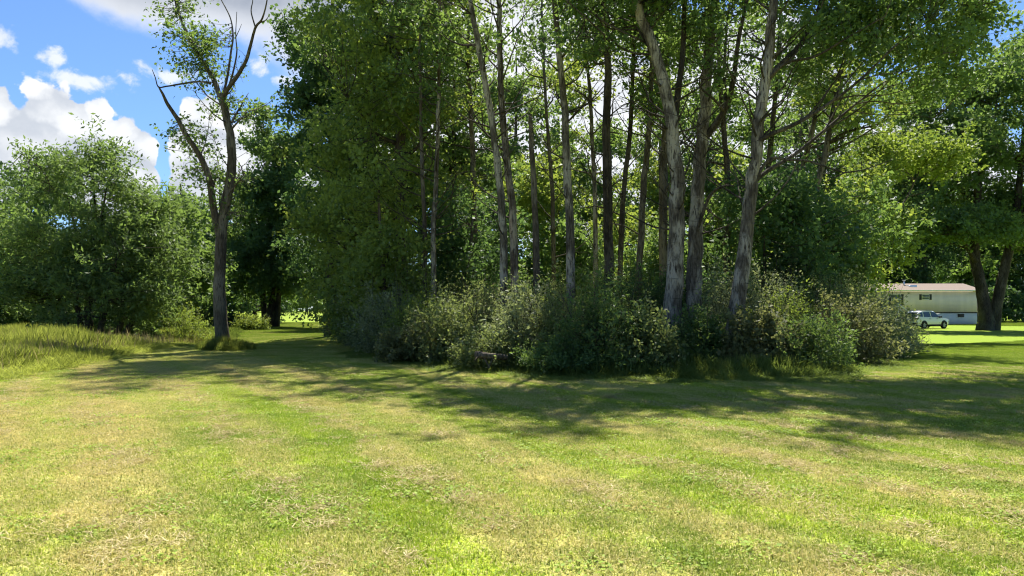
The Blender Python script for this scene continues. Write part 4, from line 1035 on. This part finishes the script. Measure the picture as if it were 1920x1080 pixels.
def house():
    M['siding'] = siding_mat('cream_siding', (0.92, 0.77, 0.66)); M['skirting'] = flat_mat('painted_block', (0.62, 0.62, 0.56), .85, var=.1, scale=2)
    M['shingle'] = flat_mat('brown_shingles', (0.24, 0.19, 0.155), .9, .1, var=.3, scale=9); M['trim'] = flat_mat('white_trim', (.78, .77, .72), .5)
    M['shutter'] = flat_mat('dark_shutter', (.035, .04, .038), .6); M['glass'] = flat_mat('window_glass', (.16, .18, .18), .08, .8); M['band'] = flat_mat('dark_band', (.07, .06, .045), .8)
    M['step'] = flat_mat('weathered_timber', (.36, .33, .28), .85); M['metal'] = flat_mat('vent_metal', (.6, .61, .62), .35, .5, .8)
    Y = 90.0; s = FPX / Y; x0 = (1585 - 960) / s; x1 = (1834 - 960) / s; zb = float(gz(x1, Y)); wd = 7.0
    root = empty('mobile_home', (x0, Y, zb)); tag(root, 'long cream-sided house with a brown roof on a pale block base', 'house')
    Lx = x1 - x0; H1, H2, HR = 1.5, 4.05, 4.95
    part('foundation', [(0.04, Lx - .10, .04, wd - .04, -.2, H1 - .14)], M['skirting'], root)
    part('sill_band', [(0.02, Lx - .06, .02, wd - .02, H1 - .14, H1)], M['band'], root)
    part('wall', [(0, Lx, -.02, wd, H1, H2)], M['siding'], root)
    # gable roof, ridge along X, with fascia
    v = np.array([(-.35, -.45, H2 - .02), (Lx + .35, -.45, H2 - .02), (Lx + .35, wd + .45, H2 - .02), (-.35, wd + .45, H2 - .02), (-.35, wd / 2, HR), (Lx + .35, wd / 2, HR),
                  (-.35, -.45, H2 + .12), (Lx + .35, -.45, H2 + .12), (Lx + .35, wd + .45, H2 + .12), (-.35, wd + .45, H2 + .12), (-.35, wd / 2, HR + .14), (Lx + .35, wd / 2, HR + .14)])
    fc = [(6, 7, 11, 10), (8, 9, 10, 11), (0, 1, 7, 6), (2, 3, 9, 8), (1, 5, 11, 7), (5, 2, 8, 11), (3, 4, 10, 9), (4, 0, 6, 10), (0, 4, 5, 1), (3, 2, 5, 4)]
    roof = mesh_obj('roof', v, fc, M['shingle'], root)
    part('fascia', [(-.36, Lx + .36, -.50, -.452, H2 - .04, H2 + .13)], M['trim'], root)
    part('gutter', [(-.36, Lx + .36, -.60, -.502, H2 + .02, H2 + .12)], M['trim'], root)
    for px in (1723, 1716):
        cx = (px - 1585) / s; zr = H2 + .12 + (HR - H2) * (2.2 / (wd / 2 + .45))
        if px == 1723: part('roof_vent', [(cx - .35, cx + .55, 1.4, 2.3, zr - .35, zr + .16)], M['metal'], roof, .04)
        else: part('flue_pipe', [(cx - .08, cx + .08, 2.5, 2.66, zr - .1, zr + .75), (cx - .16, cx + .16, 2.42, 2.74, zr + .75, zr + .83)], M['metal'], roof)
    def window(pa, pb, ya, yb, shutters=True, name='window'):
        xa, xb = (pa - 1585) / s, (pb - 1585) / s; za, zt = CAM_H - (yb - HOR) / s - zb, CAM_H - (ya - HOR) / s - zb
        w = part('window_pane', [(xa + .05, xb - .05, -.05, -.022, za + .05, zt - .05)], M['glass'], None)
        w.name = name; w.parent = root
        part('frame', [(xa, xb, -.075, -.024, zt - .06, zt), (xa, xb, -.075, -.024, za, za + .06), (xa, xa + .06, -.075, -.024, za + .06, zt - .06), (xb - .06, xb, -.075, -.024, za + .06, zt - .06),
                       (xa + .06, xb - .06, -.07, -.052, (za + zt) / 2 - .025, (za + zt) / 2 + .025)], M['trim'], w)
        if shutters:
            for a, b in ((xa - .30, xa - .02), (xb + .02, xb + .30)): part('shutter', [(a, b, -.06, -.024, za - .02, zt + .02)], M['shutter'], w, .01)
    window(1671, 1689, 552, 572)
    window(1728, 1742, 552, 562)
    window(1622, 1640, 552, 572)
    xa, xb = (1796 - 1585) / s, (1808 - 1585) / s
    vent = part('basement_window', [(xa, xb, .0, .05, H1 - .62, H1 - .22)], M['band'], root)
    part('frame', [(xa - .05, xb + .05, -.02, .03, H1 - .22, H1 - .17), (xa - .05, xb + .05, -.02, .03, H1 - .67, H1 - .62)], M['trim'], vent)
    # stairs with a white handrail descending to the right
    st = tag(empty('entry_stairs', (x0 + (1640 - 1585) / s, Y - 1.7, zb)), 'timber entry steps with a white sloping handrail behind the car', 'stairs')
    part('landing', [(0, 2.1, .2, 1.6, 1.38, 1.5)], M['step'], st)
    n = 7
    for k in range(n): part('tread', [(2.1 + k * .3, 2.42 + k * .3, .25, 1.5, 1.5 - (k + 1) * .19, 1.54 - (k + 1) * .19)], M['step'], st)
    for yy in (.2, 1.5):
        g = Geo(); g.add(*tube(np.array([(2.0, yy, 2.5), (2.1 + n * .3, yy, 2.5 - n * .24)]), np.array([.07, .07]), 4)); g.obj('handrail', M['trim'], st, False)
        part('post', [(2.02, 2.12, yy - .05, yy + .05, 0, 2.5)], M['trim'], st); part('post', [(2.0 + n * .3, 2.1 + n * .3, yy - .05, yy + .05, 0, .92)], M['trim'], st)
        part('post', [(0.02, .12, yy - .05, yy + .05, 0, 2.5)], M['trim'], st)
        part('rail', [(.12, 2.0, yy - .03, yy + .03, 2.42, 2.5)], M['trim'], st)
house()

# ------------------------------------------------------------------ the white car
def car():
    M['paint'] = flat_mat('white_car_paint', (.74, .75, .74), .22, .6, var=.02); M['tyre'] = flat_mat('tyre_rubber', (.018, .018, .018), .85); M['rim'] = flat_mat('alloy_rim', (.30, .31, .32), .35, .5, .7)
    M['carglass'] = flat_mat('car_glass', (.03, .045, .05), .06, .8); M['black'] = flat_mat('black_plastic', (.02, .02, .021), .6); M['lamp_red'] = flat_mat('red_lamp', (.20, .02, .02), .2, .5); M['lamp'] = flat_mat('clear_lamp', (.6, .62, .64), .12, .6)
    Y = 70.5; b = G(1735, Y)
    root = empty('parked_car', b); root.rotation_euler = (0, 0, math.radians(24)); tag(root, 'white sport utility car parked beside the pale house', 'car')
    hw = .92
    # body side sections from rear (x = -2.3) to nose: x, sill z, belt z, half width
    sec = [(-2.33, .48, .92, .76), (-2.27, .36, 1.06, .86), (-2.0, .32, 1.10, .91), (-1.3, .30, 1.08, .92), (-.4, .28, 1.05, .92), (.5, .28, 1.03, .92), (.95, .28, 1.03, .915), (1.5, .30, .99, .90), (2.0, .33, .92, .85), (2.24, .38, .82, .74), (2.32, .46, .70, .62)]
    V_, F_ = [], []; m = 10
    for x, s0, bt, w in sec:
        pr = [(-w * .93, s0), (-w, s0 + .14), (-w, (s0 + bt) / 2), (-w * .985, bt - .10), (-w * .93, bt), (w * .93, bt), (w * .985, bt - .10), (w, (s0 + bt) / 2), (w, s0 + .14), (w * .93, s0)]
        V_ += [(x, y, z) for y, z in pr]
    for i in range(len(sec) - 1):
        for j in range(m): F_.append((i * m + j, i * m + (j + 1) % m, (i + 1) * m + (j + 1) % m, (i + 1) * m + j))
    F_ += [tuple(range(m))[::-1], tuple(range((len(sec) - 1) * m, len(sec) * m))]
    # cabin: x_bottom, x_top pairs lofted from the belt line to the roof
    o = len(V_)
    cab = [(-2.18, 1.07, .85), (-1.82, 1.56, .68), (-1.2, 1.67, .66), (-.3, 1.70, .66), (.35, 1.64, .66), (1.12, 1.03, .84)]
    body = mesh_obj('body', V_, F_, M['paint'], root, True)
    bv = body.modifiers.new('bevel', 'BEVEL'); bv.width = .03; bv.segments = 2; bv.limit_method = 'ANGLE'
    top = [(-1.85, 1.57), (-1.2, 1.67), (-.3, 1.70), (.30, 1.65)]; bot = [(-2.20, 1.05), (-1.2, 1.04), (-.3, 1.03), (1.12, 1.0)]
    v, f = [], []
    for (xt, zt), (xb, zb_) in zip(top, bot):
        v += [(xb, -.855, zb_), (xt, -.66, zt - .05), (xt, -.58, zt), (xt, .58, zt), (xt, .66, zt - .05), (xb, .855, zb_)]
    for i in range(3):
        for j in range(5): f.append((i * 6 + j, (i + 1) * 6 + j, (i + 1) * 6 + j + 1, i * 6 + j + 1))
    f += [(0, 1, 2, 3, 4, 5), (23, 22, 21, 20, 19, 18)]
    mesh_obj('cabin', v, f, M['paint'], root)
    def sidept(x, t, sgn):          # a point on the cabin side: t = 0 belt, 1 roof
        xb = np.interp(x, [-1.85, -.3, 1.0], [-2.0, -.3, 1.05]); return None
    def win(name, quad, sgn, parent=root):
        # quad in (x, z); y follows the tumblehome of the cabin side
        q = [(x, sgn * (.855 - (z - 1.03) / .62 * .195 + .012), z) for x, z in quad]
        n_ = len(q); q2 = [(x, y - sgn * .02, z) for x, y, z in q]
        fs = [tuple(range(n_)), tuple(range(n_, 2 * n_))[::-1]] + [(i, i + n_, (i + 1) % n_ + n_, (i + 1) % n_) for i in range(n_)]
        return mesh_obj(name, q + q2, fs, M['carglass'], parent)
    for sgn in (-1, 1):
        win('side_window', [(-1.92, 1.14), (-1.42, 1.14), (-1.34, 1.55), (-1.74, 1.48)], sgn)
        win('side_window', [(-1.32, 1.12), (-.36, 1.10), (-.36, 1.60), (-1.22, 1.57)], sgn)
        win('side_window', [(-.26, 1.10), (.86, 1.08), (.34, 1.53), (.20, 1.57), (-.26, 1.60)], sgn)
        part('side_mirror', [(.72, .92, sgn * .97 - .10, sgn * .97 + .10, 1.04, 1.20)], M['black'], root, .03)
        part('roof_rail', [(-1.5, .1, sgn * .60 - .02, sgn * .60 + .02, 1.69, 1.74)], M['rim'], root)
        part('sill_trim', [(-1.0, 1.0, sgn * .915 - .015, sgn * .915 + .015, .27, .42)], M['black'], root)
        for hx in (-.55, .45): part('door_handle', [(hx - .11, hx + .11, sgn * .925 - .015, sgn * .925 + .015, .92, .96)], M['rim'], root)
        part('taillight', [(-2.36, -2.16, sgn * .74 - .14, sgn * .74 + .14, .92, 1.06)], M['lamp_red'], root, .02)
        part('headlight', [(2.06, 2.28, sgn * .66 - .14, sgn * .66 + .14, .72, .84)], M['lamp'], root, .03)
        for wx in (-1.36, 1.38):
            g = Geo(); a = np.linspace(0, 2 * math.pi, 25)[:-1]
            arch = [(wx + .43 * math.cos(t), sgn * .935, .37 + .43 * math.sin(t)) for t in np.linspace(-.15, math.pi + .15, 16)] + [(wx, sgn * .935, .30)]
            ar = mesh_obj('wheel_arch', arch + [(x, y - sgn * .06, z) for x, y, z in arch], [tuple(range(17)), tuple(range(17, 34))[::-1]] + [(i, i + 17, (i + 1) % 17 + 17, (i + 1) % 17) for i in range(17)], M['black'], root)
            wh = bpy.data.objects.new('wheel', None); wh.location = (wx, sgn * .86, .36); link(wh, root)
            prof = [(.22, -.11), (.33, -.12), (.36, -.08), (.36, .08), (.33, .12), (.22, .11)]
            vv = np.array([(r * math.cos(t), y, r * math.sin(t)) for t in a for r, y in prof]); k = len(prof); na = len(a)
            ff = np.array([(i * k + j, i * k + (j + 1) % k, ((i + 1) % na) * k + (j + 1) % k, ((i + 1) % na) * k + j) for i in range(na) for j in range(k)])
            mesh_obj('tyre', vv, ff, M['tyre'], wh, True)
            rv, rf = [(0, sgn * .10, 0)], []
            for i in range(20):
                t = i * math.pi / 10; rr = .215
                rv += [(rr * math.cos(t), sgn * (.11 if i % 4 < 2 else .06), rr * math.sin(t))]
            for i in range(20): rf.append((0, 1 + i, 1 + (i + 1) % 20))
            mesh_obj('rim', rv, rf, M['rim'], wh)
    # windscreen and rear glass
    for nm, pts in (('windscreen', [(1.06, -.76, 1.06), (1.06, .76, 1.06), (.40, .60, 1.60), (.40, -.60, 1.60)]), ('rear_window', [(-2.17, .70, 1.14), (-2.17, -.70, 1.14), (-1.91, -.60, 1.52), (-1.91, .60, 1.52)])):
        dx = .035 if nm == 'windscreen' else -.03
        q = [(x + dx, y, z + .01) for x, y, z in pts]; mesh_obj(nm, q + [(x - dx, y, z) for x, y, z in q], [(0, 1, 2, 3), (7, 6, 5, 4)] + [(i, i + 4, (i + 1) % 4 + 4, (i + 1) % 4) for i in range(4)], M['carglass'], root)
    part('rear_bumper', [(-2.38, -2.2, -.84, .84, .34, .56)], M['black'], root, .04); part('front_bumper', [(2.16, 2.34, -.68, .68, .30, .46)], M['black'], root, .04)
    part('number_plate', [(-2.385, -2.345, -.26, .26, .68, .80)], M['trim'], root); part('grille', [(2.26, 2.335, -.46, .46, .52, .66)], M['black'], root, .02)
    part('underbody', [(-2.0, 2.0, -.7, .7, .22, .34)], M['black'], root)
car()

# ------------------------------------------------------------------ small things
def small_things():
    # fallen log and pale stick at the edge of the thicket
    Y = 20.6
    p = np.array([W(892, 664, Y), W(910, 667, Y - .1), W(930, 668, Y), W(950, 670, Y + .2)])
    g = Geo(); g.add(*tube(resample(p, 12), np.linspace(.10, .08, 12), 9, np.random.default_rng(3), .1))
    root = empty('fallen_log', p[0]); tag(root, 'grey-brown fallen log lying low among the front shrubs', 'log')
    g.obj('log_trunk', M['bark_pale'], root, True, p[0])
    for a, b_ in (((905, 666), (918, 690)), ((925, 668), (915, 692)), ((898, 665), (890, 676))):
        g = Geo(); q = np.array([W(a[0], a[1], Y - .05), W(b_[0], b_[1], Y - .35)]); g.add(*tube(resample(q, 4), np.linspace(.03, .012, 4), 5)); g.obj('branch_stub', M['bark_grey'], root, True, p[0])
    Y = 62; p = np.array([W(630, 601, Y), W(636, 604, Y - .3), W(643, 606, Y - .5)]); p[2][2] = gz(p[2][0], p[2][1]) + .1
    M['stick'] = flat_mat('peeled_wood', (.62, .58, .50), .8)
    g = Geo(); g.add(*tube(resample(p, 6), np.linspace(.07, .09, 6), 7)); o = g.obj('fallen_branch', M['stick'], None, True)
    tag(o, 'pale peeled fallen branch sticking out beside the far path', 'branch')
    # small machine cut by the left picture edge beyond the meadow
    M['red'] = flat_mat('faded_red_paint', (.30, .05, .03), .45); M['white_paint'] = flat_mat('white_paint', (.7, .68, .62), .5)
    b = G(-4, 58); root = empty('garden_tractor', b); tag(root, 'small red and white machine with dark wheel at the far left edge', 'tractor')
    part('hood', [(-.2, .62, -.3, .3, .62, .98)], M['red'], root, .06); part('fender', [(-1.1, -.3, -.45, .45, .55, .80)], M['white_paint'], root, .06)
    part('chassis', [(-1.0, .6, -.22, .22, .32, .62)], M['white_paint'], root, .03)
    part('seat', [(-.85, -.45, -.22, .22, .82, .92), (-.92, -.83, -.22, .22, .92, 1.3)], M['black'], root, .03)
    for wx, r in ((-.75, .30), (.42, .22)):
        for sg in (-1, 1):
            a = np.linspace(0, 2 * math.pi, 21)[:-1]; prof = [(r * .45, -.08), (r * .95, -.1), (r, -.05), (r, .05), (r * .95, .1), (r * .45, .08)]
            vv = np.array([(wx + q_ * math.cos(t), sg * .42 + y, r + q_ * math.sin(t)) for t in a for q_, y in prof]); k = 6; na = 20
            ff = np.array([(i * k + j, i * k + (j + 1) % k, ((i + 1) % na) * k + (j + 1) % k, ((i + 1) % na) * k + j) for i in range(na) for j in range(k)])
            wh = mesh_obj('wheel', vv, ff, M['tyre'], root, True)
    g = Geo(); g.add(*tube(np.array([(.1, 0, .95), (-.25, 0, 1.22)]), np.array([.025, .025]), 6)); g.obj('steering_column', M['black'], root)
small_things()
